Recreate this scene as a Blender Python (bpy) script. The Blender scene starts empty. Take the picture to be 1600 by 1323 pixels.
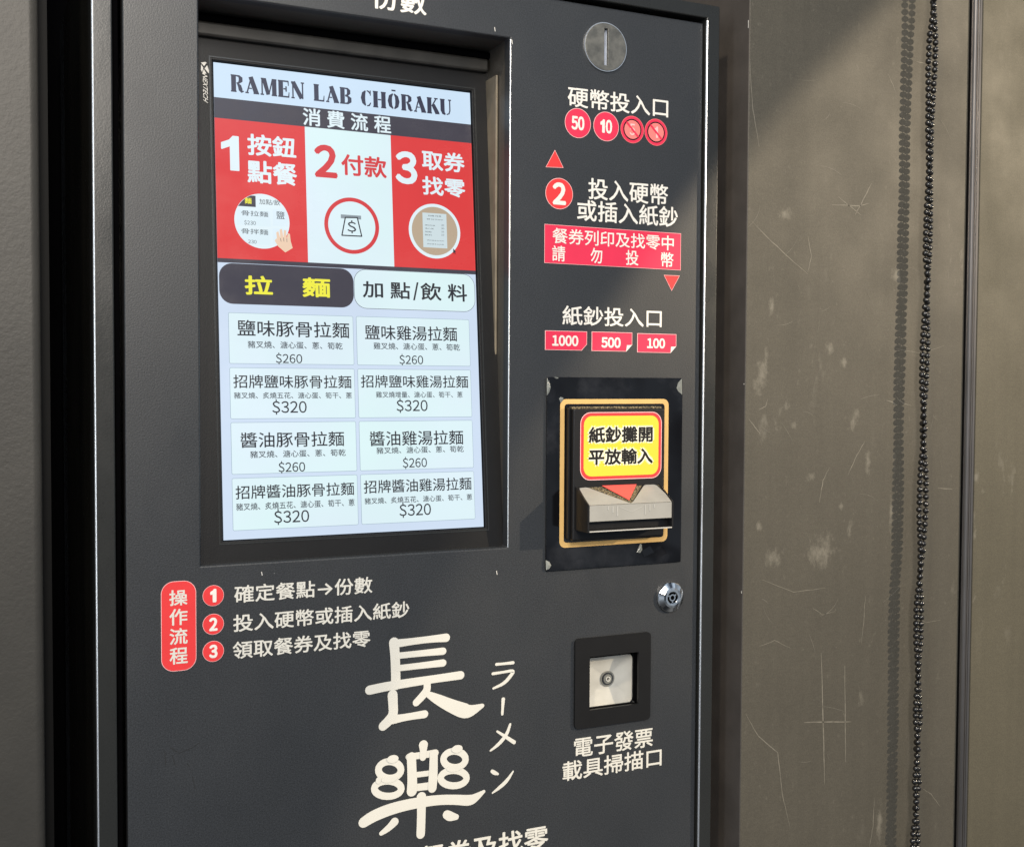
import bpy, math, random
from mathutils import Vector, Matrix, noise
random.seed(7)
SC = bpy.context.scene
COL = SC.collection

# ------------------------------------------------------------------ camera
D = 0.80                       # metres from the lens to the machine's door plane (y = 0)
ZC = 1.45                      # lens height
F = 1800.0; CX = 800.0; CY = 661.5
YAW, PITCH, ROLL = 0.43634718, -0.0352918, 0.00510039
cyw, sy = math.cos(YAW), math.sin(YAW); cp, sp = math.cos(PITCH), math.sin(PITCH)
fwd = Vector((sy*cp, cyw*cp, sp)); right = Vector((cyw, -sy, 0)); up = right.cross(fwd)
cr, sr = math.cos(ROLL), math.sin(ROLL)
r2 = cr*right + sr*up; u2 = -sr*right + cr*up
cam = bpy.data.cameras.new('camera'); cam.sensor_width = 36; cam.sensor_fit = 'HORIZONTAL'
cam.lens = 36*F/1600; cam.clip_start = 0.02; cam.clip_end = 60
camo = bpy.data.objects.new('camera', cam); COL.objects.link(camo)
camo.matrix_world = Matrix(((r2.x, u2.x, -fwd.x, 0), (r2.y, u2.y, -fwd.y, -D), (r2.z, u2.z, -fwd.z, ZC), (0, 0, 0, 1)))
SC.camera = camo

def lin(c):
    c /= 255.0
    return c/12.92 if c <= .04045 else ((c+.055)/1.055)**2.4
def srgb(r, g, b): return (lin(r), lin(g), lin(b))

# ------------------------------------------------------------------ world (dim cool room) and lamps
W = bpy.data.worlds.new('World'); SC.world = W; W.use_nodes = True
nt = W.node_tree; nt.nodes.clear()
wo = nt.nodes.new('ShaderNodeOutputWorld'); bg = nt.nodes.new('ShaderNodeBackground')
tc = nt.nodes.new('ShaderNodeTexCoord'); sx = nt.nodes.new('ShaderNodeSeparateXYZ'); rp = nt.nodes.new('ShaderNodeValToRGB')
mr = nt.nodes.new('ShaderNodeMapRange'); mr.inputs[1].default_value = -1; mr.inputs[2].default_value = 1
nt.links.new(tc.outputs['Generated'], sx.inputs[0]); nt.links.new(sx.outputs[2], mr.inputs[0]); nt.links.new(mr.outputs[0], rp.inputs[0])
rp.color_ramp.elements[0].color = (0.20, 0.22, 0.24, 1); rp.color_ramp.elements[0].position = .15
rp.color_ramp.elements[1].color = (0.60, 0.79, 1.05, 1); rp.color_ramp.elements[1].position = .8
wn = nt.nodes.new('ShaderNodeTexNoise'); wn.inputs['Scale'].default_value = 2.6; wn.inputs['Detail'].default_value = 3
wr = nt.nodes.new('ShaderNodeValToRGB'); wr.color_ramp.elements[0].position = .42; wr.color_ramp.elements[0].color = (.22, .22, .24, 1)
wr.color_ramp.elements[1].position = .66; wr.color_ramp.elements[1].color = (2.5, 2.35, 2.2, 1)
wm = nt.nodes.new('ShaderNodeMix'); wm.data_type = 'RGBA'; wm.blend_type = 'MULTIPLY'; wm.inputs[0].default_value = 1
nt.links.new(tc.outputs['Generated'], wn.inputs['Vector']); nt.links.new(wn.outputs[0], wr.inputs[0])
nt.links.new(rp.outputs[0], wm.inputs[6]); nt.links.new(wr.outputs[0], wm.inputs[7]); nt.links.new(wm.outputs[2], bg.inputs[0])
bg.inputs[1].default_value = 0.42
nt.links.new(bg.outputs[0], wo.inputs[0])

def area(name, loc, target, sx_, sy_, power, col):
    l = bpy.data.lights.new(name, 'AREA'); l.shape = 'RECTANGLE'; l.size = sx_; l.size_y = sy_; l.energy = power; l.color = col
    o = bpy.data.objects.new(name, l); COL.objects.link(o); o.location = loc
    o.rotation_euler = (Vector(target)-Vector(loc)).to_track_quat('-Z', 'Y').to_euler(); return o
def spot(name, loc, axis, ang, blend, power, col, rad):
    l = bpy.data.lights.new(name, 'SPOT'); l.spot_size = ang; l.spot_blend = blend; l.energy = power; l.color = col; l.shadow_soft_size = rad
    o = bpy.data.objects.new(name, l); COL.objects.link(o); o.location = loc
    o.rotation_euler = Vector(axis).to_track_quat('-Z', 'Y').to_euler(); return o

def ray(u, v):
    d = r2*((u-CX)/F) - u2*((v-CY)/F) + fwd
    return d/d.y
def P(u, v, y=0.0):
    """point of the vertical plane at depth y that the photograph shows at (u, v): (x, z)"""
    r = ray(u, v); return (r.x*(D+y), r.z*(D+y)+ZC)

# key on the left (high, warm) and a warm spot on the right; its cone edge imitates a cast shadow's edge
L1 = Vector((-0.08, -1.55, ZC+0.72))
area('ceiling_lamp', L1, (0.15, 0, ZC), 0.26, 0.95, 29, (1.0, .91, .80))
area('downlight', (-0.20, -0.70, ZC+1.28), (0.35, 0, ZC), 0.06, 0.06, 11, (1.0, .84, .62))
area('shop_window', (-2.0, -1.45, ZC+.2), (0.3, 0, ZC), 0.30, 2.2, 15, (.90, .96, 1.0))
L2 = Vector((2.75, -1.72, ZC+0.72))
A = P(1370, 0, -.012); B = P(1180, 200, -.012)
A = Vector((A[0], -.012, A[1])); B = Vector((B[0], -.012, B[1]))
n = (A-L2).cross(B-L2).normalized()
probe = P(1450, 700, -.012); probe = Vector((probe[0], -.012, probe[1]))
if n.dot(probe-L2) < 0: n = -n
m = ((A+B)/2-L2).normalized()
HALF = math.radians(25)
spot('right_spot', L2, math.cos(HALF)*m+math.sin(HALF)*n, 2*HALF, .02, 250, (1.0, .82, .58), .012)
area('fill_lamp', (0.35, -2.6, ZC+1.5), (0.3, 0, ZC), 1.6, .5, 5, (.80, .90, 1.0))  # added unseen fill for the cool ambient light

SC.view_settings.view_transform = 'Standard'; SC.view_settings.look = 'None'
SC.view_settings.exposure = 0; SC.view_settings.gamma = 1
SC.cycles.use_denoising = True
SC.cycles.max_bounces = 6

# ------------------------------------------------------------------ materials
def new_mat(name):
    m_ = bpy.data.materials.new(name); m_.use_nodes = True
    return m_, m_.node_tree, m_.node_tree.nodes['Principled BSDF']
def N(nt_, t, **kw):
    nd = nt_.nodes.new(t)
    for k, v in kw.items(): setattr(nd, k, v)
    return nd
def coords(nt_, scale=(1, 1, 1)):
    t = N(nt_, 'ShaderNodeTexCoord'); mp = N(nt_, 'ShaderNodeMapping'); mp.inputs['Scale'].default_value = scale
    nt_.links.new(t.outputs['Object'], mp.inputs[0]); return mp.outputs[0]
def noise_tex(nt_, co, scale, detail=2, rough=.5):
    t = N(nt_, 'ShaderNodeTexNoise'); t.inputs['Scale'].default_value = scale; t.inputs['Detail'].default_value = detail; t.inputs['Roughness'].default_value = rough
    nt_.links.new(co, t.inputs['Vector']); return t.outputs[0]
def ramp(nt_, f, p0, c0, p1, c1):
    r_ = N(nt_, 'ShaderNodeValToRGB'); e = r_.color_ramp.elements
    e[0].position = p0; e[0].color = (*c0, 1); e[1].position = p1; e[1].color = (*c1, 1)
    nt_.links.new(f, r_.inputs[0]); return r_.outputs[0]
def bump(nt_, f, strength, dist, nrm=None):
    b = N(nt_, 'ShaderNodeBump'); b.inputs['Strength'].default_value = strength; b.inputs['Distance'].default_value = dist
    nt_.links.new(f, b.inputs['Height'])
    if nrm: nt_.links.new(nrm, b.inputs['Normal'])
    return b.outputs[0]
def plain(name, col, rough=.5, metal=0, spec=.5, var=.06, scale=60, bmp=0, bscale=900, coat=0):
    m_, t, b = new_mat(name); co = coords(t)
    f = noise_tex(t, co, scale, 3)
    lo = tuple(c*(1-var) for c in col); hi = tuple(min(1, c*(1+var)) for c in col)
    t.links.new(ramp(t, f, .3, lo, .7, hi), b.inputs['Base Color'])
    b.inputs['Roughness'].default_value = rough; b.inputs['Metallic'].default_value = metal; b.inputs['Specular IOR Level'].default_value = spec
    b.inputs['Coat Weight'].default_value = coat; b.inputs['Coat Roughness'].default_value = .08
    if bmp: t.links.new(bump(t, noise_tex(t, co, bscale, 2), bmp, .0004), b.inputs['Normal'])
    return m_
def glow(name, col, strength=1.0, sample=False):
    m_, t, b = new_mat(name)
    b.inputs['Base Color'].default_value = (.012, .012, .014, 1); b.inputs['Roughness'].default_value = .35
    b.inputs['Specular IOR Level'].default_value = .4
    co = coords(t); t.links.new(ramp(t, noise_tex(t, coords(t, (1, 1, 1.4)), 14, 5, .65), .35, (.10,)*3, .7, (.38,)*3), b.inputs['Roughness'])
    em = N(t, 'ShaderNodeMapRange'); em.inputs[1].default_value = .3; em.inputs[2].default_value = .7; em.inputs[3].default_value = strength*.965; em.inputs[4].default_value = strength*1.02
    t.links.new(noise_tex(t, co, 9, 3), em.inputs[0]); t.links.new(em.outputs[0], b.inputs['Emission Strength'])
    b.inputs['Emission Color'].default_value = (*col, 1); b.inputs['Emission Strength'].default_value = strength
    if not sample: m_.cycles.emission_sampling = 'NONE'
    return m_

def powder(name, base, rough, grain=.5, bmp=.22):
    m_, t, b = new_mat(name); co = coords(t)
    g = noise_tex(t, co, 900, 1); big = noise_tex(t, co, 7, 4, .6); fine = noise_tex(t, co, 1000, 2, .7)
    mx = N(t, 'ShaderNodeMix', data_type='RGBA', blend_type='MULTIPLY'); mx.inputs[0].default_value = 1
    t.links.new(ramp(t, fine, .3, tuple(c*(1-grain) for c in base), .7, tuple(c*(1+grain) for c in base)), mx.inputs[6])
    t.links.new(ramp(t, big, .3, (.88, .88, .88), .75, (1.05, 1.05, 1.05)), mx.inputs[7])
    # sparse dust specks
    v = N(t, 'ShaderNodeTexVoronoi'); v.inputs['Scale'].default_value = 42; t.links.new(co, v.inputs['Vector'])
    ds = ramp(t, v.outputs['Distance'], .012, (1, 1, 1), .022, (0, 0, 0))
    sel = ramp(t, noise_tex(t, co, 23, 2), .60, (0, 0, 0), .64, (1, 1, 1))
    mm = N(t, 'ShaderNodeMath', operation='MULTIPLY'); t.links.new(ds, mm.inputs[0]); t.links.new(sel, mm.inputs[1])
    m2 = N(t, 'ShaderNodeMix', data_type='RGBA'); t.links.new(mm.outputs[0], m2.inputs[0]); t.links.new(mx.outputs[2], m2.inputs[6]); m2.inputs[7].default_value = (.25, .25, .25, 1)
    t.links.new(m2.outputs[2], b.inputs['Base Color'])
    rr = ramp(t, noise_tex(t, coords(t, (1, 1, .6)), 11, 6, .7), .3, (rough-.07,)*3, .72, (rough+.07,)*3); t.links.new(rr, b.inputs['Roughness'])
    t.links.new(bump(t, g, bmp, .0005), b.inputs['Normal'])
    b.inputs['Specular IOR Level'].default_value = .55
    return m_
M = {}
M['door'] = powder('black_powder_coat', (.029, .032, .0362), .42, .40, .15)
M['frame'] = powder('black_painted_steel', (.020, .021, .020), .28, .2, .07)
M['inner'] = powder('dark_recess_steel', (.065, .060, .052), .40, .2)
M['bezel'] = plain('matte_black_plastic', (.0095, .0096, .0102), .42, spec=.26, bmp=.15, bscale=1200)
M['warm_lit'] = plain('warm_lit_steel', (.20, .17, .125), .45, var=.2, scale=60)  # warm light on the side flange is put into its colour
M['edge'] = plain('edge_highlight_metal', (.88, .89, .90), .32, .95, var=.03, scale=35)  # bright metal that carries the edge highlights
M['lip'] = plain('dusty_grey_steel', (.036, .035, .032), .45, var=.3, scale=50)
M['void'] = plain('unlit_black', (.002, .002, .0025), .9, spec=.02)
M['white'] = plain('off_white_vinyl', (.78, .76, .71), .55, spec=.3, var=.02)
M['cream'] = plain('cream_vinyl', (.67, .66, .605), .55, spec=.3, var=.02)
M['red'] = plain('red_vinyl', srgb(222, 60, 62), .5, spec=.3, var=.03)
M['pink'] = plain('crimson_vinyl', srgb(222, 52, 84), .5, spec=.3, var=.03)
M['rim'] = plain('pale_pink_edge', srgb(245, 190, 190), .5, spec=.3, var=.02)
M['salmon'] = plain('salmon_vinyl', srgb(246, 128, 124), .5, spec=.3, var=.02)
M['ink'] = plain('black_ink', (.008, .008, .009), .5, spec=.3, var=.02)
M['yellow'] = plain('yellow_vinyl', srgb(232, 204, 62), .4, spec=.4, var=.02)
M['gold'] = plain('gold_printed_line', srgb(214, 176, 112), .5, spec=.3, var=.05)
M['sticker_white'] = plain('white_glow_print', (.88, .87, .72), .5, spec=.3, var=.02)
M['sticker_halo'] = plain('pale_yellow_print', srgb(250, 240, 140), .5, spec=.3, var=.02)
M['grey_plastic'] = plain('translucent_grey_plastic', (.34, .335, .31), .26, var=.08, scale=45, bmp=.25, bscale=1500)
M['grey_mark'] = plain('moulded_grey_mark', (.42, .415, .39), .4, var=.03)
M['black_plastic'] = plain('satin_black_plastic', (.011, .011, .012), .36, spec=.35, bmp=.1, bscale=700)
M['chrome'] = plain('chrome', (.80, .79, .77), .10, 1, var=.05)
M['slot_reflection'] = plain('slot_reflection_blue', (.62, .70, .86), .3)
M['film'] = plain('peeling_clear_film', (.22, .235, .222), .25, var=.25, scale=90)
M['diffuser'] = plain('milky_reflector', (.56, .55, .50), .28, var=.08, scale=70)
M['lens'] = plain('dark_lens', (.03, .03, .03), .12, coat=1)
M['lens_ring'] = plain('grey_lens_ring', (.20, .20, .18), .3)
M['bead'] = plain('black_bronze_bead', (.010, .009, .008), .16, 0, spec=.8, var=.2, scale=300)
M['trim'] = plain('anodised_trim', (.22, .205, .195), .30, .85, var=.10, scale=20)
M['rubber'] = plain('black_rubber', (.004, .004, .004), .6, spec=.15)
M['smear'] = plain('faint_smear', (.125, .116, .096), .6, var=.2, scale=400)
M['scratch'] = plain('pale_scuff', (.165, .153, .125), .6, var=.25, scale=200)
M['dark_scratch'] = plain('dark_scuff', (.012, .013, .014), .7, var=.1)
M['chip'] = plain('chipped_paint', (.75, .73, .68), .5)

# dusty gold-brown felt behind the note slot
m_, t, b = new_mat('dusty_edge'); co = coords(t)
t.links.new(ramp(t, noise_tex(t, co, 900, 3, .7), .45, (.02, .018, .012), .62, (.34, .27, .15)), b.inputs['Base Color']); b.inputs['Roughness'].default_value = .8; M['dust'] = m_

# coin disc: dull stainless with smudges
m_, t, b = new_mat('dull_stainless'); co = coords(t)
f = noise_tex(t, co, 130, 5, .65)
t.links.new(ramp(t, f, .3, (.16, .155, .138), .7, (.25, .245, .22)), b.inputs['Base Color'])
t.links.new(ramp(t, f, .3, (.42,)*3, .7, (.6,)*3), b.inputs['Roughness']); b.inputs['Metallic'].default_value = .9; M['steel'] = m_

# glossy note plate with wrinkled protective film
m_, t, b = new_mat('glossy_black_plate'); co = coords(t)
w = noise_tex(t, co, 17, 1, .4)
t.links.new(ramp(t, noise_tex(t, co, 24, 5, .6), .52, (.004, .004, .005), .85, (.030, .031, .036)), b.inputs['Base Color'])  # mild mottling in the colour stands in for varied reflections
b.inputs['Roughness'].default_value = .10
t.links.new(bump(t, w, .7, .006), b.inputs['Normal']); M['plate'] = m_

# laminate wall: brown grey, faint weave, stains, vertical banding
def laminate(name, c0, c1, stains=()):
    m_, t, b = new_mat(name)
    co = coords(t); h = coords(t, (1, 1, 9)); vv = coords(t, (14, 1, .5))
    base = ramp(t, noise_tex(t, co, 5, 5, .6), .25, c0, .75, c1)
    def mul(a, f, lo, hi, p0=.35, p1=.65):
        mx = N(t, 'ShaderNodeMix', data_type='RGBA', blend_type='MULTIPLY'); mx.inputs[0].default_value = 1
        t.links.new(a, mx.inputs[6]); t.links.new(ramp(t, f, p0, (lo,)*3, p1, (hi,)*3), mx.inputs[7]); return mx.outputs[2]
    c = mul(base, noise_tex(t, h, 130, 2), .97, 1.03)
    c = mul(c, noise_tex(t, vv, 6, 2), .97, 1.03)
    c = mul(c, noise_tex(t, co, 1300, 1), .84, 1.14, .3, .7)
    # whitish smears and scuffs
    sm = noise_tex(t, coords(t, (1.6, 1, .8)), 26, 6, .68)
    sel = noise_tex(t, co, 6.5, 2)
    mm = N(t, 'ShaderNodeMath', operation='MULTIPLY')
    t.links.new(ramp(t, sm, .60, (0,)*3, .74, (.75,)*3), mm.inputs[0]); t.links.new(ramp(t, sel, .52, (0,)*3, .66, (1,)*3), mm.inputs[1])
    m2 = N(t, 'ShaderNodeMix', data_type='RGBA'); t.links.new(mm.outputs[0], m2.inputs[0]); t.links.new(c, m2.inputs[6]); m2.inputs[7].default_value = (.24, .225, .19, 1)
    c = m2.outputs[2]; acc_ = None
    for (sx_, sz_, rx_, rz_, tilt_) in stains:
        mp = N(t, 'ShaderNodeMapping'); mp.vector_type = 'TEXTURE'; mp.inputs['Location'].default_value = (sx_, YW, sz_); mp.inputs['Rotation'].default_value = (0, tilt_, 0); mp.inputs['Scale'].default_value = (rx_, 1, rz_)
        tcn = N(t, 'ShaderNodeTexCoord'); t.links.new(tcn.outputs['Object'], mp.inputs[0])
        ln_ = N(t, 'ShaderNodeVectorMath', operation='LENGTH'); t.links.new(mp.outputs[0], ln_.inputs[0])
        fo = N(t, 'ShaderNodeMapRange'); fo.inputs[1].default_value = 1.0; fo.inputs[2].default_value = .1; t.links.new(ln_.outputs['Value'], fo.inputs[0])
        if acc_ is None: acc_ = fo.outputs[0]
        else:
            mxx = N(t, 'ShaderNodeMath', operation='MAXIMUM'); t.links.new(acc_, mxx.inputs[0]); t.links.new(fo.outputs[0], mxx.inputs[1]); acc_ = mxx.outputs[0]
    if acc_ is not None:
        nz = noise_tex(t, coords(t, (1.2, 1, .8)), 150, 6, .74)
        sm2 = N(t, 'ShaderNodeMath', operation='MULTIPLY_ADD'); t.links.new(acc_, sm2.inputs[0]); sm2.inputs[1].default_value = .34; t.links.new(nz, sm2.inputs[2])
        m3 = N(t, 'ShaderNodeMix', data_type='RGBA'); t.links.new(ramp(t, sm2.outputs[0], .60, (0,)*3, .90, (.62,)*3), m3.inputs[0]); t.links.new(c, m3.inputs[6]); m3.inputs[7].default_value = (.215, .20, .165, 1); c = m3.outputs[2]
    t.links.new(c, b.inputs['Base Color'])
    t.links.new(ramp(t, noise_tex(t, co, 18, 4), .3, (.5,)*3, .7, (.64,)*3), b.inputs['Roughness'])
    b.inputs['Specular IOR Level'].default_value = .35
    t.links.new(bump(t, noise_tex(t, co, 900, 2), .2, .0003), b.inputs['Normal'])
    return m_
YW = -.012
def stain(u, v, ru, rv, tl=0): a_, b_ = P(u, v, YW); return (a_, b_, ru*.00066, rv*.00062, tl)
M['laminate'] = laminate('brown_grey_laminate', (.066, .061, .049), (.086, .079, .063), [stain(*q) for q in ((1190, 585, 14, 44, .2), (1284, 862, 30, 36, .5), (1328, 826, 7, 16, .2), (1374, 1285, 7, 46), (1296, 545, 10, 14), (1318, 566, 8, 12), (1228, 334, 14, 12), (1206, 478, 8, 16), (1314, 790, 8, 9), (1268, 745, 9, 8), (1186, 822, 8, 10), (1356, 720, 7, 26), (1210, 870, 24, 18), (1240, 665, 8, 8), (1335, 655, 10, 22, .3), (1400, 430, 12, 20), (1392, 800, 5, 40), (1345, 1090, 8, 16))])
M['laminate2'] = laminate('olive_laminate', (.080, .073, .052), (.104, .094, .067))
M['laminate_side'] = plain('laminate_edge', (.070, .062, .057), .6, var=.15, scale=40, bmp=.2)

# left wall: dark rough plaster paint
m_, t, b = new_mat('grey_textured_paint'); co = coords(t)
t.links.new(ramp(t, noise_tex(t, co, 12, 5, .6), .3, (.036, .0345, .031), .7, (.050, .0475, .042)), b.inputs['Base Color'])
v = N(t, 'ShaderNodeTexVoronoi'); v.inputs['Scale'].default_value = 260; t.links.new(co, v.inputs['Vector'])
t.links.new(bump(t, noise_tex(t, co, 330, 3, .6), .22, .0010), b.inputs['Normal'])
b.inputs['Roughness'].default_value = .47; b.inputs['Specular IOR Level'].default_value = .40; M['plaster'] = m_

# display colours (the screen gives off its own light)
M['g_light'] = glow('screen_pale_blue', srgb(204, 226, 246), 1, True)
M['g_back'] = glow('screen_lavender', srgb(206, 222, 242), 1, True)
M['g_white'] = glow('screen_white', srgb(226, 242, 248))
M['g_tile'] = glow('screen_cyan_white', srgb(206, 230, 240))
m_ = M['g_tile']; t = m_.node_tree; b = t.nodes['Principled BSDF']; co = coords(t)
t.links.new(ramp(t, noise_tex(t, co, 11, 2), .35, srgb(222, 239, 248), .65, srgb(219, 243, 245)), b.inputs['Emission Color'])
M['g_dark'] = glow('screen_black', srgb(60, 56, 66))
M['g_ink'] = glow('screen_ink', srgb(34, 34, 40))
M['g_title'] = glow('screen_navy_ink', srgb(52, 52, 72))
M['g_grey'] = glow('screen_grey_text', srgb(56, 60, 68))
M['g_line'] = glow('screen_outline', srgb(150, 172, 186))
M['g_red'] = glow('screen_red', srgb(222, 52, 50))
M['g_redtxt'] = glow('screen_red_text', srgb(214, 56, 58))
M['g_yellow'] = glow('screen_yellow', srgb(244, 240, 60))
M['g_wood'] = glow('screen_wood', srgb(186, 166, 140))
M['g_paper'] = glow('screen_paper', srgb(206, 222, 226))
M['g_skin'] = glow('screen_skin', srgb(238, 206, 178))
M['g_slot'] = glow('screen_slot_grey', srgb(140, 152, 160))

# ------------------------------------------------------------------ mesh helpers
def flat(a, b_, d): return (a, -d, b_)
class MB:
    """collects shapes; local axes a = right, b = up, d = out towards the viewer"""
    def __init__(s, xf=flat): s.v = []; s.f = []; s.m = []; s.mats = []; s.xf = xf
    def mi(s, mat):
        if mat not in s.mats: s.mats.append(mat)
        return s.mats.index(mat)
    def add(s, pts, faces, mat):
        o = len(s.v); s.v += [s.xf(*p) for p in pts]; i = s.mi(mat)
        for f in faces: s.f.append([o+k for k in f]); s.m.append(i)
    def sheet(s, poly, d, mat): s.add([(a, b_, d) for a, b_ in poly], [list(range(len(poly)))], mat)
    def prism(s, poly, d0, d1, mat):
        n_ = len(poly); s.add([(a, b_, d1) for a, b_ in poly]+[(a, b_, d0) for a, b_ in poly],
            [list(range(n_)), list(range(2*n_-1, n_-1, -1))]+[[i, n_+i, n_+(i+1) % n_, (i+1) % n_] for i in range(n_)], mat)
    def ring(s, outer, inner, d0, d1, mat, back=True):
        n_ = len(outer); pts = [(a, b_, d1) for a, b_ in outer]+[(a, b_, d1) for a, b_ in inner]+[(a, b_, d0) for a, b_ in outer]+[(a, b_, d0) for a, b_ in inner]
        fs = []
        for i in range(n_):
            j = (i+1) % n_
            fs += [[i, j, n_+j, n_+i], [i, 2*n_+i, 2*n_+j, j], [n_+i, n_+j, 3*n_+j, 3*n_+i]]
            if back: fs.append([2*n_+i, 3*n_+i, 3*n_+j, 2*n_+j])
        s.add(pts, fs, mat)
    def flat_ring(s, outer, inner, d, mat):
        n_ = len(outer); s.add([(a, b_, d) for a, b_ in outer]+[(a, b_, d) for a, b_ in inner], [[i, (i+1) % n_, n_+(i+1) % n_, n_+i] for i in range(n_)], mat)
    def box(s, a0, a1, b0, b1, d0, d1, mat): s.prism([(a0, b0), (a1, b0), (a1, b1), (a0, b1)], d0, d1, mat)
    def stroke(s, pts, d, mat, cap=True):
        """flat ribbon through (a, b, width) points with round ends"""
        L, R_ = [], []; n_ = len(pts)
        for i, (a, b_, w_) in enumerate(pts):
            p, q = pts[max(0, i-1)], pts[min(n_-1, i+1)]
            dx, dy = q[0]-p[0], q[1]-p[1]; l = math.hypot(dx, dy) or 1
            L.append((a-dy/l*w_/2, b_+dx/l*w_/2)); R_.append((a+dy/l*w_/2, b_-dx/l*w_/2))
        poly = L+R_[::-1]
        s.add([(a, b_, d) for a, b_ in L+R_], [[i, i+1, n_+i+1, n_+i] for i in range(n_-1)], mat)
        if cap:
            for (a, b_, w_) in (pts[0], pts[-1]):
                s.sheet(circle(a, b_, w_/2, 14), d+.000015, mat)
    def build(s, name, parent=None, smooth=False, bevel=0, segs=2, ang=35):
        me = bpy.data.meshes.new(name); me.from_pydata([tuple(p) for p in s.v], [], s.f)
        for mt in s.mats: me.materials.append(mt)
        me.polygons.foreach_set('material_index', s.m)
        if smooth: me.polygons.foreach_set('use_smooth', [True]*len(me.polygons))
        me.update(); o = bpy.data.objects.new(name, me); COL.objects.link(o)
        if parent: o.parent = parent
        if bevel:
            bm_ = o.modifiers.new('bevel', 'BEVEL'); bm_.width = bevel; bm_.segments = segs; bm_.limit_method = 'ANGLE'; bm_.angle_limit = math.radians(ang); bm_.harden_normals = True
            me.polygons.foreach_set('use_smooth', [True]*len(me.polygons))
        return o
def circle(a, b_, r, n_=40, rb=None):
    rb = rb or r; return [(a+r*math.cos(2*math.pi*i/n_), b_+rb*math.sin(2*math.pi*i/n_)) for i in range(n_)]
def rect(a0, a1, b0, b1): return [(a0, b0), (a1, b0), (a1, b1), (a0, b1)]
def rrect(a0, a1, b0, b1, r, n_=7):
    out = []
    for (ca, cb, s0) in ((a1-r, b0+r, -90), (a1-r, b1-r, 0), (a0+r, b1-r, 90), (a0+r, b0+r, 180)):
        for i in range(n_+1):
            t_ = math.radians(s0+90*i/n_); out.append((ca+r*math.cos(t_), cb+r*math.sin(t_)))
    return out
def tag(o, label=None, cat=None, group=None, kind=None):
    for k, v_ in (('label', label), ('category', cat), ('group', group), ('kind', kind)):
        if v_: o[k] = v_
    return o
def empty(name, loc):
    o = bpy.data.objects.new(name, None); o.empty_display_size = .05; COL.objects.link(o); o.location = loc; return o

# lettering: the built-in font's outlines, fitted to a box, thickened with shifted copies
_txt = {}; _raw = {}
FULL = {c: chr(ord(c)+0xFEE0) for c in '0123456789$'}      # full-width figures carry a flagged 1 and even strokes
ONE = '\u0001'; FULL[ONE] = ONE                      # a 1 without a foot
_raw[ONE] = ([(.30, .0), (.47, .0), (.47, .74), (.36, .74), (.30, .53), (.12, .45), (.12, .58), (.28, .65)], [[0, 1, 2, 3, 4], [4, 3, 7, 6, 5]])
def outline(body):
    if body not in _raw:
        c = bpy.data.curves.new('lettering', 'FONT'); c.body = body; c.resolution_u = 3
        o = bpy.data.objects.new('lettering', c); COL.objects.link(o)
        dg = bpy.context.evaluated_depsgraph_get(); me = bpy.data.meshes.new_from_object(o.evaluated_get(dg))
        _raw[body] = ([(p.co.x, p.co.y) for p in me.vertices], [list(p.vertices) for p in me.polygons])
        bpy.data.objects.remove(o); bpy.data.curves.remove(c); bpy.data.meshes.remove(me)
    return _raw[body]
def glyphs(body):
    if body not in _txt:
        if all(c in FULL for c in body):
            vs, fs, x = [], [], 0
            for c in body:
                gv, gf = outline(FULL[c]); x0 = min(p[0] for p in gv); x1 = max(p[0] for p in gv); k = len(vs)
                adv = .54; mid = (x0+x1)/2; sq = .86
                vs += [((p[0]-mid)*sq+x+adv/2, p[1]) for p in gv]; fs += [[q+k for q in f_] for f_ in gf]; x += adv
        else: vs, fs = outline(body)
        x0 = min(p[0] for p in vs); x1 = max(p[0] for p in vs); y0 = min(p[1] for p in vs); y1 = max(p[1] for p in vs)
        if body[0] == '$' and len(body) > 1:      # fit by the figures; the dollar sign overshoots
            dv = [p[1] for c in body[1:] for p in outline(FULL[c])[0]]; y0, y1 = min(dv), max(dv)
        _txt[body] = ([((p[0]-x0)/(x1-x0), (p[1]-y0)/(y1-y0)) for p in vs], fs)
    return _txt[body]
def put_text(mb, body, a0, a1, b0, b1, d, mat, bold=0.0, turn=None, shear=0):
    vs, fs = glyphs(body); h = b1-b0
    offs = [(0, 0)]
    if bold:
        k = bold*h if len(body) > 1 else bold*h
        offs = [(k*math.cos(q*math.pi/3.0), k*math.sin(q*math.pi/3.0)) for q in range(6)]
        a0 += k; a1 -= k; b0 += k; b1 -= k
    for i, (oa, ob) in enumerate(offs):
        pts = []
        for x, y in vs:
            if turn == 'down': a, b_ = a0+(a1-a0)*(y+shear*0), b1-(b1-b0)*(x+shear*(y-.5))
            else: a, b_ = a0+(a1-a0)*x, b0+(b1-b0)*y
            pts.append((a+oa, b_+ob, d+i*.00002))
        mb.add(pts, fs, mat)

ZO = {'z1': (300, 60, 3.2), 'z2': (320, 400, 2.876), 'z3': (820, 20, 4.41), 'z4': (820, 240, 3.8912), 'z5': (820, 560, 3.3075),
      'z6': (230, 860, 2.6667), 'z7': (840, 740, 6.154), 'zb': (830, 960, 3.644), 'zs': (890, 980, 8.27), 'px': (0, 0, 1), 'z8': (560, 1240, 4.706)}
def pix(k, x, y): o = ZO[k]; return o[0]+x/o[2], o[1]+y/o[2]
def door_pt(k, x, y, yd=0.0): return P(*pix(k, x, y), yd)
def quad(k, fn, uL, tL, bL, uR, tR, bR):
    a = fn(k, uL, tL); b_ = fn(k, uL, bL); c = fn(k, uR, tR); d_ = fn(k, uR, bR)
    return ((a[0]+b_[0])/2, (c[0]+d_[0])/2, (b_[1]+d_[1])/2, (a[1]+c[1])/2)

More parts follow.
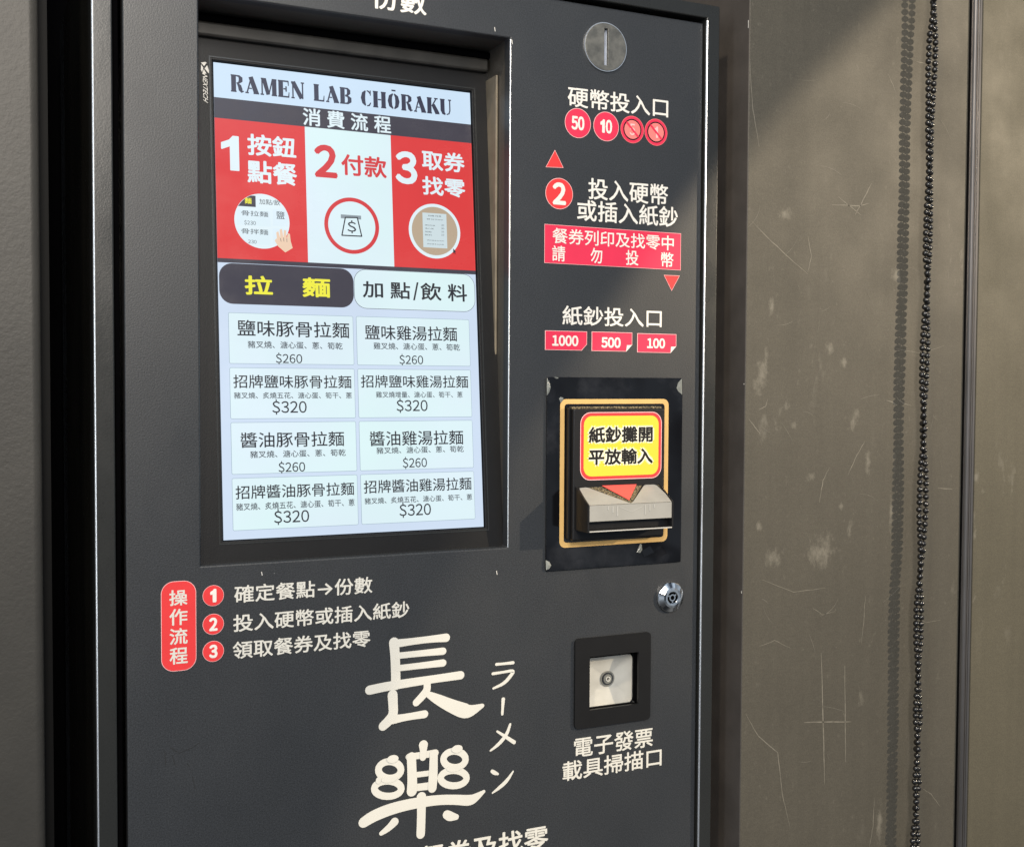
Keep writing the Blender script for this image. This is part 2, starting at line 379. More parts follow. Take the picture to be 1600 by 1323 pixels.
# ------------------------------------------------------------------ the setting: niche and walls
YW = -.012                                   # wall panel front
wx0 = P(1171, 30, YW)[0]; wx0b = P(1156, 1300, YW)[0]; wx0 = (wx0+wx0b)/2
ZB, ZT = ZC-.75, ZC+.75
YB = .030
nb = MB(); lx1 = P(66, 660, -.008)[0]
nb.box(lx1-.02, wx0+.02, ZB, ZT, -YB-.35, -YB-.32, M['void'])
tag(nb.build('niche_back'), kind='structure')

trx0 = (P(1515, 0, YW)[0]+P(1494, 1323, YW)[0])/2; trx1 = (P(1534.5, 0, YW)[0]+P(1512, 1323, YW)[0])/2
mb = MB()
mb.add([(wx0, ZB, -YW), (trx0-.0005, ZB, -YW), (trx0-.0005, ZT, -YW), (wx0, ZT, -YW)], [[0, 1, 2, 3]], M['laminate'])
wp = MB()
wp.box(wx0, trx0-.0005, ZB, ZT, -.30, -YW, M['laminate'])
# left-hand return of the panel: its shade is put into a darker colour
wp.m[5] = wp.mi(M['laminate_side'])
for fi, f_ in enumerate(wp.f):
    xs = [wp.v[k][0] for k in f_]
    if max(xs)-min(xs) < 1e-6 and xs[0] < wx0+1e-4: wp.m[fi] = wp.mi(M['laminate_side'])
panel = wp.build('wall_panel', bevel=.0012)
tag(panel, 'scratched brown-grey laminate wall panel behind the hanging bead chain', 'wall panel', 'laminate wall panels', 'thing')
wp2 = MB(); wp2.box(trx1+.0004, trx1+.9, ZB, ZT, -.30, -YW, M['laminate2'])
panel2 = wp2.build('wall_panel', bevel=.001)
tag(panel2, 'olive-brown laminate wall panel beyond the shiny metal trim strip', 'wall panel', 'laminate wall panels', 'thing')

# scratches, smears and chips on the panel
def wall_pt(u, v): return P(u, v, YW)
sc = MB()
def scr(path, w_, d=.0001-YW, mat='scratch', mbx=None):
    pts = []
    n_ = len(path)
    for i, (u, v) in enumerate(path):
        a, b_ = wall_pt(u, v); pts.append((a, b_, w_*(.25+.75*math.sin(math.pi*(i+.5)/n_))*.00062))
    q = MB(); q.stroke(pts, d, M[mat], cap=False); return q.build('scuff_mark', panel)
def smr(mbx, path, w_, d):
    n_ = len(path); mbx.stroke([(*wall_pt(u, v), w_*(.25+.75*math.sin(math.pi*(i+.5)/n_))*.00062) for i, (u, v) in enumerate(path)], d, M['scratch'], cap=False)
def interp(path, k=5, jit=.4):
    out = []
    for (p, q) in zip(path[:-1], path[1:]):
        for i in range(k):
            s_ = i/k; out.append((p[0]+(q[0]-p[0])*s_+random.uniform(-jit, jit), p[1]+(q[1]-p[1])*s_+random.uniform(-jit, jit)))
    return out+[path[-1]]
for path, w_ in [([(1283, 1020), (1287, 1150), (1288, 1225)], 1.8), ([(1256, 1128), (1330, 1127)], 2), ([(1320, 1040), (1321, 1190)], 1.5),
    ([(1165, 1115), (1185, 1150), (1215, 1175), (1222, 1240), (1234, 1290)], 1.3), ([(1175, 346), (1200, 372), (1235, 405), (1262, 428)], 1.2),
    ([(1262, 425), (1268, 400), (1262, 368)], 1.1), ([(1336, 336), (1349, 312), (1362, 286)], 1.7), ([(1300, 320), (1340, 322), (1358, 318)], 1.5),
    ([(1310, 308), (1345, 336)], 1.1), ([(1325, 742), (1338, 712), (1352, 688)], 1.2), ([(1280, 785), (1286, 750), (1296, 730)], 1.2),
    ([(1171, 92), (1176, 170), (1186, 230)], 1.3), ([(1402, 623), (1412, 630), (1424, 634)], 1.3), ([(1384, 625), (1394, 628), (1402, 634)], 1.6),
    ([(1465, 762), (1488, 764)], 1.1), ([(1442, 1232), (1455, 1240), (1468, 1258)], 1.2), ([(1352, 930), (1350, 965), (1346, 1005)], 1.1),
    ([(1270, 950), (1285, 960), (1305, 955)], 1), ([(1366, 1245), (1364, 1290), (1358, 1323)], 1.2), ([(1190, 905), (1240, 925), (1290, 918)], .9),
    ([(1388, 116), (1400, 145)], 1), ([(1432, 97), (1446, 100)], 1.3), ([(1186, 1010), (1210, 1000), (1235, 1012)], .9), ([(1400, 545), (1440, 552), (1475, 540)], .9),
    ([(1170, 655), (1180, 668), (1188, 678)], 1.3), ([(1186, 640), (1196, 635), (1200, 622)], 1.1), ([(1420, 960), (1448, 972), (1470, 968)], .9)]:
    scr(interp(path), w_*random.uniform(.8, 1.1))
for k in range(34):        # fine faint hairlines
    u0, v0 = random.uniform(1180, 1490), random.uniform(20, 1310); an = random.choice((random.gauss(0, .25), random.gauss(1.57, .3), random.uniform(0, 3.1))); l = random.uniform(10, 48); cv = random.uniform(-.25, .25)
    o = scr([(u0+math.cos(an+cv*q/4)*l*q/8, v0+math.sin(an+cv*q/4)*l*q/8) for q in range(9)], random.uniform(.5, .95)); o.data.materials[0] = M['smear']
for z_, h in ((wall_pt(1172, 38)[1], .0065), (wall_pt(1165, 600)[1], .001), (wall_pt(1160, 925)[1], .002)):
    ch = MB(lambda a, b_, d: (wx0-.0006, YW+a, b_)); ch.sheet([(.0004, z_-h/2), (.0012, z_-h/2), (.0013, z_+h/2), (.0003, z_+h/2)], 0, M['chip']); ch.build('paint_chip', panel)

# metal trim between the two panels: half-round bar, slot and dark lip
tb = MB(); w_ = trx1-trx0
prof = [(0, -.004, 'rubber'), (0, .0015, 'trim')]
for a_, b_, h in ((.06, .36, .0036), (.38, .52, .0030)):
    for i in range(9):
        q = math.pi*i/8; prof.append(((a_+b_)/2*w_-(b_-a_)/2*w_*math.cos(q), .0012+h*math.sin(q), 'trim'))
    prof.append((b_*w_+.0003, .0002, 'rubber'))
prof += [(w_*.60, -.003, 'rubber'), (w_*.66, -.003, 'rubber'), (w_*.66, .0018, 'trim'), (w_*.80, .0022, 'rubber'), (w_*.80, -.003, 'rubber'), (w_*1.0, -.004, 'rubber')]
for (a0, d0, mt), (a1, d1, _) in zip(prof[:-1], prof[1:]):
    tb.add([(trx0+a0, ZB, d0-YW), (trx0+a1, ZB, d1-YW), (trx0+a1, ZT, d1-YW), (trx0+a0, ZT, d0-YW)], [[0, 1, 2, 3]], M[mt])
to = tb.build('edge_trim', smooth=False)
tag(to, 'shiny vertical metal trim strip between two brown wall panels', 'trim strip', None, 'thing')

# left wall
lw = MB(); lw.box(lx1-.7, lx1, ZB, ZT, -.30, .008, M['plaster'])
lwo = lw.build('textured_wall', bevel=.006, segs=4)
tag(lwo, 'grey rough-textured wall left of the ticket machine', 'wall', None, 'thing')
seal = MB(); sx0 = lx1+.0003; sx1 = P(79, 660, .03)[0]
seal.box(sx0, sx1, ZB, ZT, -.30, -.03, M['rubber'])
seal.build('edge_seal', lwo)

# ------------------------------------------------------------------ the ticket machine
mach = empty('ticket_machine', (.32, .15, ZC-.75))
tag(mach, 'black ramen ticket machine with lit order screen set into the wall', 'ticket machine')
def part(mb_, name, parent=None, **kw):
    o = mb_.build(name, None, **kw); p = parent or mach
    o.parent = p; o.matrix_parent_inverse = p.matrix_world.inverted() if p.type != 'EMPTY' else Matrix.Translation(-Vector(p.location))
    return o
bpy.context.view_layer.update()

fx0 = (P(142.5, 0, -.004)[0]+P(152.6, 1323, -.004)[0])/2; fx1 = (P(1126.5, 30, -.004)[0]+P(1109.5, 1323, -.004)[0])/2
fi0 = (P(176.5, 100, -.004)[0]+P(184, 1300, -.004)[0])/2; fi1 = (P(1105.5, 60, -.004)[0]+P(1089.5, 1323, -.004)[0])/2
ftop = P(1120, 9.5, -.004)[1]; fit = P(1100, 28, -.004)[1]
dx0 = (P(190.5, 0)[0]+P(200, 1323)[0])/2; dx1 = (P(1099.5, 60)[0]+P(1085, 1323)[0])/2; dtop = P(1098, 36.5)[1]
# cabinet body
cb = MB(); cb.box(fx0+.001, fx1-.001, ZB, ftop-.001, -.30, -.031, M['frame'])
# (open front: only sides and back, the door closes it)
cb.f = [f_ for f_ in cb.f if not all(abs(cb.v[k][1]-.031) < 1e-6 for k in f_)]; cb.m = cb.m[:len(cb.f)]
part(cb, 'cabinet_body')
fr = MB()
fr.ring([(fx0, ZB), (fx1, ZB), (fx1, ftop), (fx0, ftop)], [(fi0, ZB+.02), (fi1, ZB+.02), (fi1, fit), (fi0, fit)], -.030, .004, M['frame'])
part(fr, 'outer_frame', bevel=.0014, segs=3)
# bright metal beads added to stand in for highlights on left-hand edges
def highlight_bar(name, x, y, r_, z0, z1, a0=100, a1=260, parent=None):
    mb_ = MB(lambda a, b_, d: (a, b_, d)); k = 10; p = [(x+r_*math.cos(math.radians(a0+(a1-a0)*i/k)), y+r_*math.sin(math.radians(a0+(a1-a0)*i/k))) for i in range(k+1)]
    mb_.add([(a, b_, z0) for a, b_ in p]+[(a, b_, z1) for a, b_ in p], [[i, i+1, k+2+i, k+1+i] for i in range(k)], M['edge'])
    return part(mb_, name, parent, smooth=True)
highlight_bar('highlight_bead', fx0+.0013, -.0029, .0016, ZB, ftop-.003)
highlight_bar('highlight_bead', fi1+.0010, -.0032, .0013, ZB+.02, fit-.002)
# inner step in the left gap, blackened to carry the gap's shade
stp = MB(); stp.box(fi0+.0022, dx0-.0014, ZB+.02, dtop, -.028, -.014, M['void'])
part(stp, 'shaded_gap_step')

# screen opening
rx0, rx1 = .1737*D, .4622*D
rz0, rz1 = ZC-.1578*D, ZC+.3254*D
sc_o = [P(921, 1018), P(994, 1018)]
kx0, kx1 = P(919.5, 1060)[0], P(995.5, 1060)[0]
kz1 = (P(921, 1025)[1]+P(995, 1017.5)[1])/2; kz0 = (P(921, 1107)[1]+P(994, 1099)[1])/2
cs = P(945.2, 74.5); cx_, cz_ = cs; CR = .0184
sl0, sl1 = cx_-.0015, cx_+.0016
holes = [(rx0, rx1, rz0, rz1), (kx0-.001, kx1+.001, kz0-.001, kz1+.001), (sl0-.0005, sl1+.0005, cz_-.0148, cz_+.0148)]
def holed(x0, x1, z0, z1, hs, mb_, mat, thick):
    xs = sorted({x0, x1, *[h[0] for h in hs], *[h[1] for h in hs]}); zs_ = sorted({z0, z1, *[h[2] for h in hs], *[h[3] for h in hs]})
    vid = {}
    def vert(a, b_, d):
        k = (round(a, 6), round(b_, 6), round(d, 6))
        if k not in vid: vid[k] = len(mb_.v); mb_.v.append(mb_.xf(a, b_, d))
        return vid[k]
    mi = mb_.mi(mat)
    inside = lambda a, b_: not (x0 < a < x1 and z0 < b_ < z1) or any(h[0] < a < h[1] and h[2] < b_ < h[3] for h in hs)
    for i in range(len(xs)-1):
        for j in range(len(zs_)-1):
            a0, a1, b0, b1 = xs[i], xs[i+1], zs_[j], zs_[j+1]
            if inside((a0+a1)/2, (b0+b1)/2): continue
            mb_.f.append([vert(a0, b0, 0), vert(a1, b0, 0), vert(a1, b1, 0), vert(a0, b1, 0)]); mb_.m.append(mi)
            for (pa, pb, qa, qb, na, nb_) in ((a0, b0, a1, b0, (a0+a1)/2, b0-1e-5), (a1, b0, a1, b1, a1+1e-5, (b0+b1)/2), (a1, b1, a0, b1, (a0+a1)/2, b1+1e-5), (a0, b1, a0, b0, a0-1e-5, (b0+b1)/2)):
                if inside(na, nb_):
                    mb_.f.append([vert(pa, pb, 0), vert(pa, pb, -thick), vert(qa, qb, -thick), vert(qa, qb, 0)]); mb_.m.append(mi)
dr = MB(); holed(dx0, dx1, ZB+.021, dtop, holes, dr, M['door'], .009)
part(dr, 'door_panel', bevel=.0013, segs=3)

highlight_bar('highlight_bead', rx1+.0006, .0002, .0007, rz0, rz1-.001)  # added bead for the highlight on the recess's right edge
# recess: sleeve walls, upper lip, and the monitor behind
DB, DT = .012, .012+.038*(D+.012)
sl = MB()
e_ = .0006; dep = .085
sl.add([(rx0-e_, rz0-e_, -.0095), (rx1+e_, rz0-e_, -.0095), (rx1+e_, rz1+e_, -.0095), (rx0-e_, rz1+e_, -.0095),
        (rx0-e_, rz0-e_, -dep), (rx1+e_, rz0-e_, -dep), (rx1+e_, rz1+e_, -dep), (rx0-e_, rz1+e_, -dep)],
       [[1, 0, 4, 5], [2, 1, 5, 6], [3, 2, 6, 7], [0, 3, 7, 4], [4, 7, 6, 5]], M['inner'])
part(sl, 'screen_recess')
lip = MB(); lz1 = P(700, 83.5, .037)[1]; lz0 = P(700, 104.5, .037)[1]; lx = P(764.5, 100, .037)[0]
lip.box(rx0, lx, lz0, lz1, -.060, -.037, M['lip'])
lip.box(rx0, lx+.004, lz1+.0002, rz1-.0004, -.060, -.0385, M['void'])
part(lip, 'upper_lip', bevel=.0022, segs=3)
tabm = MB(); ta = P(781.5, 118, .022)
tabm.box(rx1-.0016, rx1+.0002, rz0+.004, ta[1], -.075, -.022, M['warm_lit'])
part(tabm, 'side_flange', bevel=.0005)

# screen plane: tilted back at the top
zbm = P(349, 845, DB)[1]; ztm = P(333.5, 100.5, DT)[1]
SH = math.hypot(ztm-zbm, DT-DB); sa, ca = (DT-DB)/SH, (ztm-zbm)/SH
def tilt(a, b_, d): return (a, DB+b_*sa-d*ca, zbm+b_*ca+d*sa)
def SP(k, x, y):
    r = ray(*pix(k, x, y)); nrm = Vector((0, -ca, sa)); p0 = Vector((0, DB, zbm)); c0 = Vector((0, -D, ZC))
    t_ = (p0-c0).dot(nrm)/r.dot(nrm); p = c0+r*t_
    return (p.x, (p.z-zbm)*ca+(p.y-DB)*sa)
c4 = [SP('px', 333.5, 100.5), SP('px', 733, 143), SP('px', 349, 845.6), SP('px', 756.5, 821)]
S0 = (c4[0][0]+c4[2][0])/2; S1 = (c4[1][0]+c4[3][0])/2; T1 = (c4[0][1]+c4[1][1])/2; T0 = (c4[2][1]+c4[3][1])/2
print('screen', [tuple(round(q, 4) for q in c) for c in c4])
bo0 = S0-.020; bo1 = S1+.0165; bt0 = T0-.020; bt1 = T1+.022
bz = MB(tilt)
bz.ring(rect(bo0, bo1, bt0, bt1), rect(S0-.0008, S1+.0008, T0-.0008, T1+.0008), -.022, .0022, M['bezel'])
monitor = part(bz, 'order_screen', bevel=.0007)
def sub(mb_, name, parent, **kw): return part(mb_, name, parent, **kw)
rimm = MB(tilt)
rimm.ring(rect(S0-.0036, S1+.0036, T0-.0030, T1+.0036), rect(S0-.0026, S1+.0026, T0-.0020, T1+.0026), .0021, .0026, M['frame'])
sub(rimm, 'screen_rim', monitor)

def SQ(k, *q): return quad(k, SP, *q)
def stext(mb_, k, body, q, mat, bold=0, d=.0005):
    a0, a1, b0, b1 = SQ(k, *q); put_text(mb_, body, a0, a1, b0, b1, d, M[mat], bold)
# display background
dsp = MB(tilt); dsp.sheet(rect(S0, S1, T0, T1), 0, M['g_back']); sub(dsp, 'display_panel', monitor)
hb1 = (SP('px', 334.4, 153.75)[1]+SP('px', 729.7, 192.8)[1])/2
hb2 = (SP('px', 336, 185.6)[1]+SP('px', 732, 222.5)[1])/2
tb0 = (SP('px', 340.6, 404.4)[1]+SP('px', 740, 421.9)[1])/2
tx1 = (SP('px', 476, 199.7)[0]+SP('px', 481.3, 409.4)[0])/2; tx2 = (SP('px', 609.4, 211.6)[0]+SP('px', 616.6, 415.6)[0])/2

# stencil title letters drawn as strokes
def ser(x, y, l=.30): return [(x-l/2, y, .06), (x+l/2, y, .06)]
def stem(x, w_=.20): return [[(x, 0, w_), (x, 1, w_)], ser(x, .03, w_+.12), ser(x, .97, w_+.12)]
ST = {
 'R': (.74, stem(.14)+[[(.29, .96, .06), (.44, .95, .09), (.54, .84, .17), (.54, .68, .17), (.43, .55, .08), (.30, .52, .05)], [(.36, .50, .06), (.47, .38, .15), (.53, .15, .17), (.60, .04, .11), (.71, .08, .04)]]),
 'A': (.80, [[(.09, .02, .06), (.29, .74, .06)], [(.31, .99, .19), (.63, .02, .21)], [(.17, .30, .05), (.37, .30, .05)], ser(.09, .03, .2), ser(.62, .03, .32)]),
 'M': (.98, [[(.10, 0, .06), (.10, 1, .06)], [(.20, .99, .19), (.45, .04, .16)], [(.50, .12, .05), (.70, .96, .06)], [(.80, 0, .19), (.80, 1, .19)], ser(.10, .03, .2), ser(.80, .03, .32), ser(.80, .97, .28), ser(.15, .97, .24)]),
 'E': (.68, stem(.14)+[[(.29, .965, .07), (.58, .965, .07)], [(.57, 1, .06), (.59, .70, .03)], [(.29, .5, .06), (.44, .5, .06)], [(.45, .66, .06), (.45, .34, .06)], [(.29, .035, .07), (.60, .035, .07)], [(.59, 0, .06), (.62, .32, .03)]]),
 'N': (.82, [[(.11, 0, .06), (.11, 1, .06)], [(.12, .99, .19), (.62, .03, .19)], [(.68, 0, .06), (.68, 1, .06)], ser(.11, .03, .2), ser(.68, .97, .2), ser(.11, .97, .2)]),
 'L': (.66, stem(.14)+[[(.29, .035, .07), (.58, .035, .07)], [(.57, 0, .06), (.60, .36, .03)]]),
 'B': (.72, stem(.14)+[[(.29, .96, .06), (.44, .95, .09), (.52, .84, .16), (.52, .68, .16), (.43, .55, .08), (.30, .53, .05)], [(.30, .50, .05), (.46, .48, .08), (.57, .36, .18), (.57, .18, .18), (.45, .05, .09), (.29, .04, .06)]]),
 'C': (.72, [[(.30, .96, .05), (.19, .80, .16), (.14, .5, .20), (.19, .2, .16), (.30, .04, .05)], [(.38, .97, .05), (.50, .93, .07), (.58, .80, .05)], [(.60, 1, .05), (.60, .68, .04)], [(.38, .03, .05), (.52, .07, .07), (.62, .25, .04)]]),
 'H': (.84, stem(.14)+stem(.64)+[[(.29, .5, .06), (.49, .5, .06)]]),
 'O': (.82, [[(.34, .97, .05), (.19, .80, .16), (.14, .5, .20), (.19, .2, .16), (.34, .03, .05)], [(.42, .97, .05), (.57, .80, .16), (.62, .5, .20), (.57, .2, .16), (.42, .03, .05)], [(.26, 1.17, .07), (.52, 1.17, .07)]]),
 'K': (.80, stem(.14)+[[(.30, .46, .06), (.58, .95, .06)], [(.38, .58, .17), (.66, .03, .21)], ser(.58, .97, .24), ser(.66, .03, .26)]),
 'U': (.80, [[(.14, 1, .20), (.14, .28, .20), (.20, .10, .15), (.32, .03, .07)], [(.40, .03, .05), (.56, .10, .06), (.62, .30, .06), (.62, 1, .06)], ser(.14, .97, .32), ser(.62, .97, .2)]),
 ' ': (.42, [])}
def stencil(mb_, body, a0, a1, b0, b1, d, mat):
    tot = sum(ST[c][0]+.06 for c in body); kx = (a1-a0)/tot; ky = b1-b0; x = 0; k = 0
    for c in body:
        for st in ST[c][1]:
            # widths are measured across the stroke; use the horizontal scale
            mb_.stroke([(a0+(x+p)*kx, b0+q*ky, w_*kx*1.36) for p, q, w_ in st], d+k*.000012, mat, cap=False); k = (k+1) % 9
        x += ST[c][0]+.06
hd = MB(tilt); hd.sheet(rect(S0, S1, hb1, T1), .0002, M['g_light'])
a0, a1, b0, b1 = SQ('px', 361, 120, 144.8, 708, 154.5, 180.3)
stencil(hd, 'RAMEN LAB CHORAKU', a0, a1, b0, b1, .0004, M['g_title'])
sub(hd, 'title_banner', monitor)
hd = MB(tilt); hd.sheet(rect(S0, S1, hb2, hb1), .0002, M['g_dark'])
a0, a1, b0, b1 = SQ('px', 472.8, 169.4, 197.5, 611, 182.4, 208.4)
for i, c in enumerate('消費流程'):
    p = (a1-a0)/3.75; put_text(hd, c, a0+i*p*1.0, a0+i*p+p*.74, b0, b1, .0004, M['g_white'], .022)
sub(hd, 'heading_banner', monitor)

t1 = MB(tilt); t1.sheet(rect(S0, tx1, tb0, hb2), .0002, M['g_red'])
stext(t1, 'px', ONE, (345.3, 211.6, 266.3, 373.4, 213, 267.5), 'g_white', .015)
stext(t1, 'px', '按鈕', (386, 210, 242.8, 462.5, 214.7, 249), 'g_white', .028)
stext(t1, 'px', '點餐', (386, 250.6, 286.6, 464, 255.3, 290.6), 'g_white', .028)
c = SP('px', 409.5, 346); r = SP('px', 409.5, 303.3)[1]-c[1]
t1.sheet(circle(*c, r, 48), .0004, M['g_white'])
def clipc(poly, cc, rr):          # keep a small picture element inside the round vignette
    out = []
    for a, b_ in poly:
        l = math.hypot(a-cc[0], b_-cc[1]); k = min(1, rr*.985/l) if l else 1; out.append((cc[0]+(a-cc[0])*k, cc[1]+(b_-cc[1])*k))
    return out
def dens(poly, k=8): return [((p[0]*(k-i)+q[0]*i)/k, (p[1]*(k-i)+q[1]*i)/k) for p, q in zip(poly, poly[1:]+poly[:1]) for i in range(k)]
def sz(k, x0, y0, x1, y1): p = SP(k, x0, y0); q = SP(k, x1, y1); return p[0], q[0], q[1], p[1]
a0, a1, b0, b1 = sz('z1', 225, 782, 318, 845); t1.sheet(clipc(dens(rect(a0, a1, b0, b1)), c, r), .0006, M['g_dark'])
put_text(t1, '麵', *sz('z1', 262, 797, 297, 830), .0008, M['g_yellow'], .02)
put_text(t1, '加點/飲', *sz('z1', 335, 803, 440, 838), .0006, M['g_ink'])
for (y0, h) in ((855, 88), (950, 85)):
    for (x0, x1) in ((222, 392), (402, 480)):
        a0, a1, b0, b1 = sz('z1', x0, y0, x1, y0+h); t1.sheet(clipc(dens(rect(a0, a1, b0, b1)), c, r), .0005, M['g_tile'])
put_text(t1, '骨拉麵', *sz('z1', 246, 860, 380, 895), .0007, M['g_ink']); put_text(t1, '鹽', *sz('z1', 420, 865, 462, 905), .0007, M['g_ink'])
put_text(t1, '$230', *sz('z1', 260, 912, 318, 935), .0007, M['g_ink'])
put_text(t1, '骨拌麵', *sz('z1', 246, 950, 380, 985), .0007, M['g_ink']); put_text(t1, '230', *sz('z1', 280, 1008, 322, 1028), .0007, M['g_ink'])
hand = [(412, 1012), (422, 1000), (425, 1018), (420, 972), (430, 966), (440, 1000), (437, 958), (448, 954), (456, 998), (458, 960), (469, 962), (472, 1003), (478, 975), (488, 980), (492, 1015), (502, 1050), (465, 1072), (428, 1040)]
t1.sheet([SP('z1', *p) for p in hand], .0009, M['g_skin'])
for (p, q) in (((440, 1000), (444, 1018)), ((456, 998), (458, 1018)), ((472, 1003), (473, 1020))):
    a, b_ = SP('z1', *p), SP('z1', *q); t1.stroke([(*a, .0003), (*b_, .0003)], .0011, M['g_grey'], False)
sub(t1, 'step_tile', monitor)

t2 = MB(tilt); t2.sheet(rect(tx1, tx2, tb0, hb2), .0002, M['g_tile'])
stext(t2, 'px', '2', (490.6, 225.6, 277.8, 526.6, 227.5, 279), 'g_redtxt', .045)
stext(t2, 'px', '付款', (532.8, 241.3, 275.6, 603.8, 246, 277.8), 'g_redtxt', .028)
c = SP('px', 549.7, 353); r = SP('px', 549.7, 309.2)[1]-c[1]
t2.flat_ring(circle(*c, r, 56), circle(*c, r*.86, 56), .0004, M['g_redtxt'])
a0, a1, b0, b1 = sz('z1', 743, 881, 845, 907); t2.sheet(rect(a0, a1, b0, b1), .0004, M['g_slot'])
tz = [(765, 897), (825, 898), (847, 991), (748, 986)]; pts = [SP('z1', *p) for p in tz]
t2.sheet(pts, .0006, M['g_tile'])
for i in range(4):
    p, q = pts[i], pts[(i+1) % 4]; t2.stroke([(*p, .0009), (*q, .0009)], .0008+i*.00002, M['g_ink'])
put_text(t2, '$', *sz('z1', 774, 910, 820, 978), .0009, M['g_ink'], .01)
sub(t2, 'step_tile', monitor)

t3 = MB(tilt); t3.sheet(rect(tx2, S1, tb0, hb2), .0002, M['g_red'])
stext(t3, 'px', '3', (617.2, 235.6, 287.5, 651.6, 238, 289.5), 'g_white', .045)
stext(t3, 'px', '取券', (658.8, 235.6, 266.3, 725.6, 239.7, 270), 'g_white', .028)
stext(t3, 'px', '找零', (659.4, 277, 305.3, 726.6, 278.8, 309.4), 'g_white', .028)
c = SP('px', 679, 361.5); r = SP('px', 679, 319)[1]-c[1]
t3.sheet(circle(*c, r, 48), .0004, M['g_white']); t3.sheet(circle(*c, r*.885, 48), .0006, M['g_wood'])
a0, a1, b0, b1 = sz('z1', 1150, 872, 1275, 1052); t3.sheet(rect(a0, a1, b0, b1), .0008, M['g_paper'])
put_text(t3, '拉麵 找零', *sz('z1', 1178, 884, 1245, 896), .001, M['g_ink'])
put_text(t3, '餐券列印', *sz('z1', 1170, 902, 1252, 913), .001, M['g_ink'])
for i, y0 in enumerate((932, 948, 964, 980)):
    put_text(t3, ('鹽味拉麵', '溏心蛋', '加點', '飲料')[i], *sz('z1', 1162, y0, 1162+(50, 44, 34, 36)[i], y0+9), .001, M['g_grey'])
    put_text(t3, ('260', '30', '20', '10')[i], *sz('z1', 1244, y0, 1258, y0+9), .001, M['g_grey'])
for y0 in (1008, 1026): put_text(t3, '領取餐券及找零', *sz('z1', 1172, y0, 1258, y0+10), .001, M['g_grey'])
ar = [(1303, 1052), (1303, 1078), (1308, 1073), (1313, 1081), (1316, 1079), (1311, 1071), (1318, 1070)]
t3.sheet([SP('z1', *p) for p in ar], .0012, M['g_ink'])
sub(t3, 'step_tile', monitor)
bar = MB(tilt); bh = tb0-(SP('px', 540, 420)[1]-SP('px', 540, 414)[1])*-1
bar.sheet(rect(S0, S1, tb0-.0030, tb0), .0002, M['g_dark']); sub(bar, 'divider_bar', monitor)

# tabs
def stab(q, fill, line, txt, name='tab_button'):
    a0, a1, b0, b1 = SQ('z2', *q); mb_ = MB(tilt); r_ = .0095
    if line: mb_.sheet(rrect(a0, a1, b0, b1, r_), .0003, M[line]); g_ = .0003; mb_.sheet(rrect(a0+g_, a1-g_, b0+g_, b1-g_, r_-g_), .0004, M[fill])
    else: mb_.sheet(rrect(a0, a1, b0, b1, r_), .0004, M[fill])
    for (body, tq, mat, bold) in txt:
        x0, x1, y0, y1 = SQ('z2', *tq); put_text(mb_, body, x0, x1, y0, y1, .0006, M[mat], bold)
    return sub(mb_, name, monitor)
stab((64, 32, 214, 668, 58, 233), 'g_dark', None, [('拉', (178, 88, 175, 305, 91, 178), 'g_yellow', .035), ('麵', (437, 97, 185, 563, 99, 189), 'g_yellow', .035)])
stab((670, 60, 238, 1213, 82, 250), 'g_tile', 'g_ink', [('加', (708, 113, 187, 800, 116, 190), 'g_ink', .02), ('點', (832, 116, 192, 922, 119, 196), 'g_ink', .02), ('/', (934, 118, 200, 960, 119, 201), 'g_ink', .01), ('飲', (968, 121, 199, 1062, 123, 202), 'g_ink', .02), ('料', (1090, 125, 205, 1177, 128, 206), 'g_ink', .02)])

# menu buttons on a regular grid
g1 = [SQ('z2', 107, 257, 487, 667, 270, 490), SQ('z2', 112, 505, 737, 675, 505, 727), SQ('z2', 118, 752, 988, 682, 742, 968), SQ('z2', 124, 1002, 1242, 687, 982, 1205)]
g2 = [SQ('z2', 680, 270, 490, 1188, 285, 493), SQ('z2', 688, 508, 727, 1197, 508, 720), SQ('z2', 695, 742, 965, 1206, 733, 943), SQ('z2', 702, 982, 1207, 1212, 960, 1175)]
c1 = (sum(g[0] for g in g1)/4, sum(g[1] for g in g1)/4); c2 = (sum(g[0] for g in g2)/4, sum(g[1] for g in g2)/4)
rows = [((g1[i][2]+g2[i][2])/2, (g1[i][3]+g2[i][3])/2) for i in range(4)]
P4 = '豬叉燒、溏心蛋、蔥、筍乾'; P5 = '豬叉燒、炙燒五花、溏心蛋、筍干、蔥'
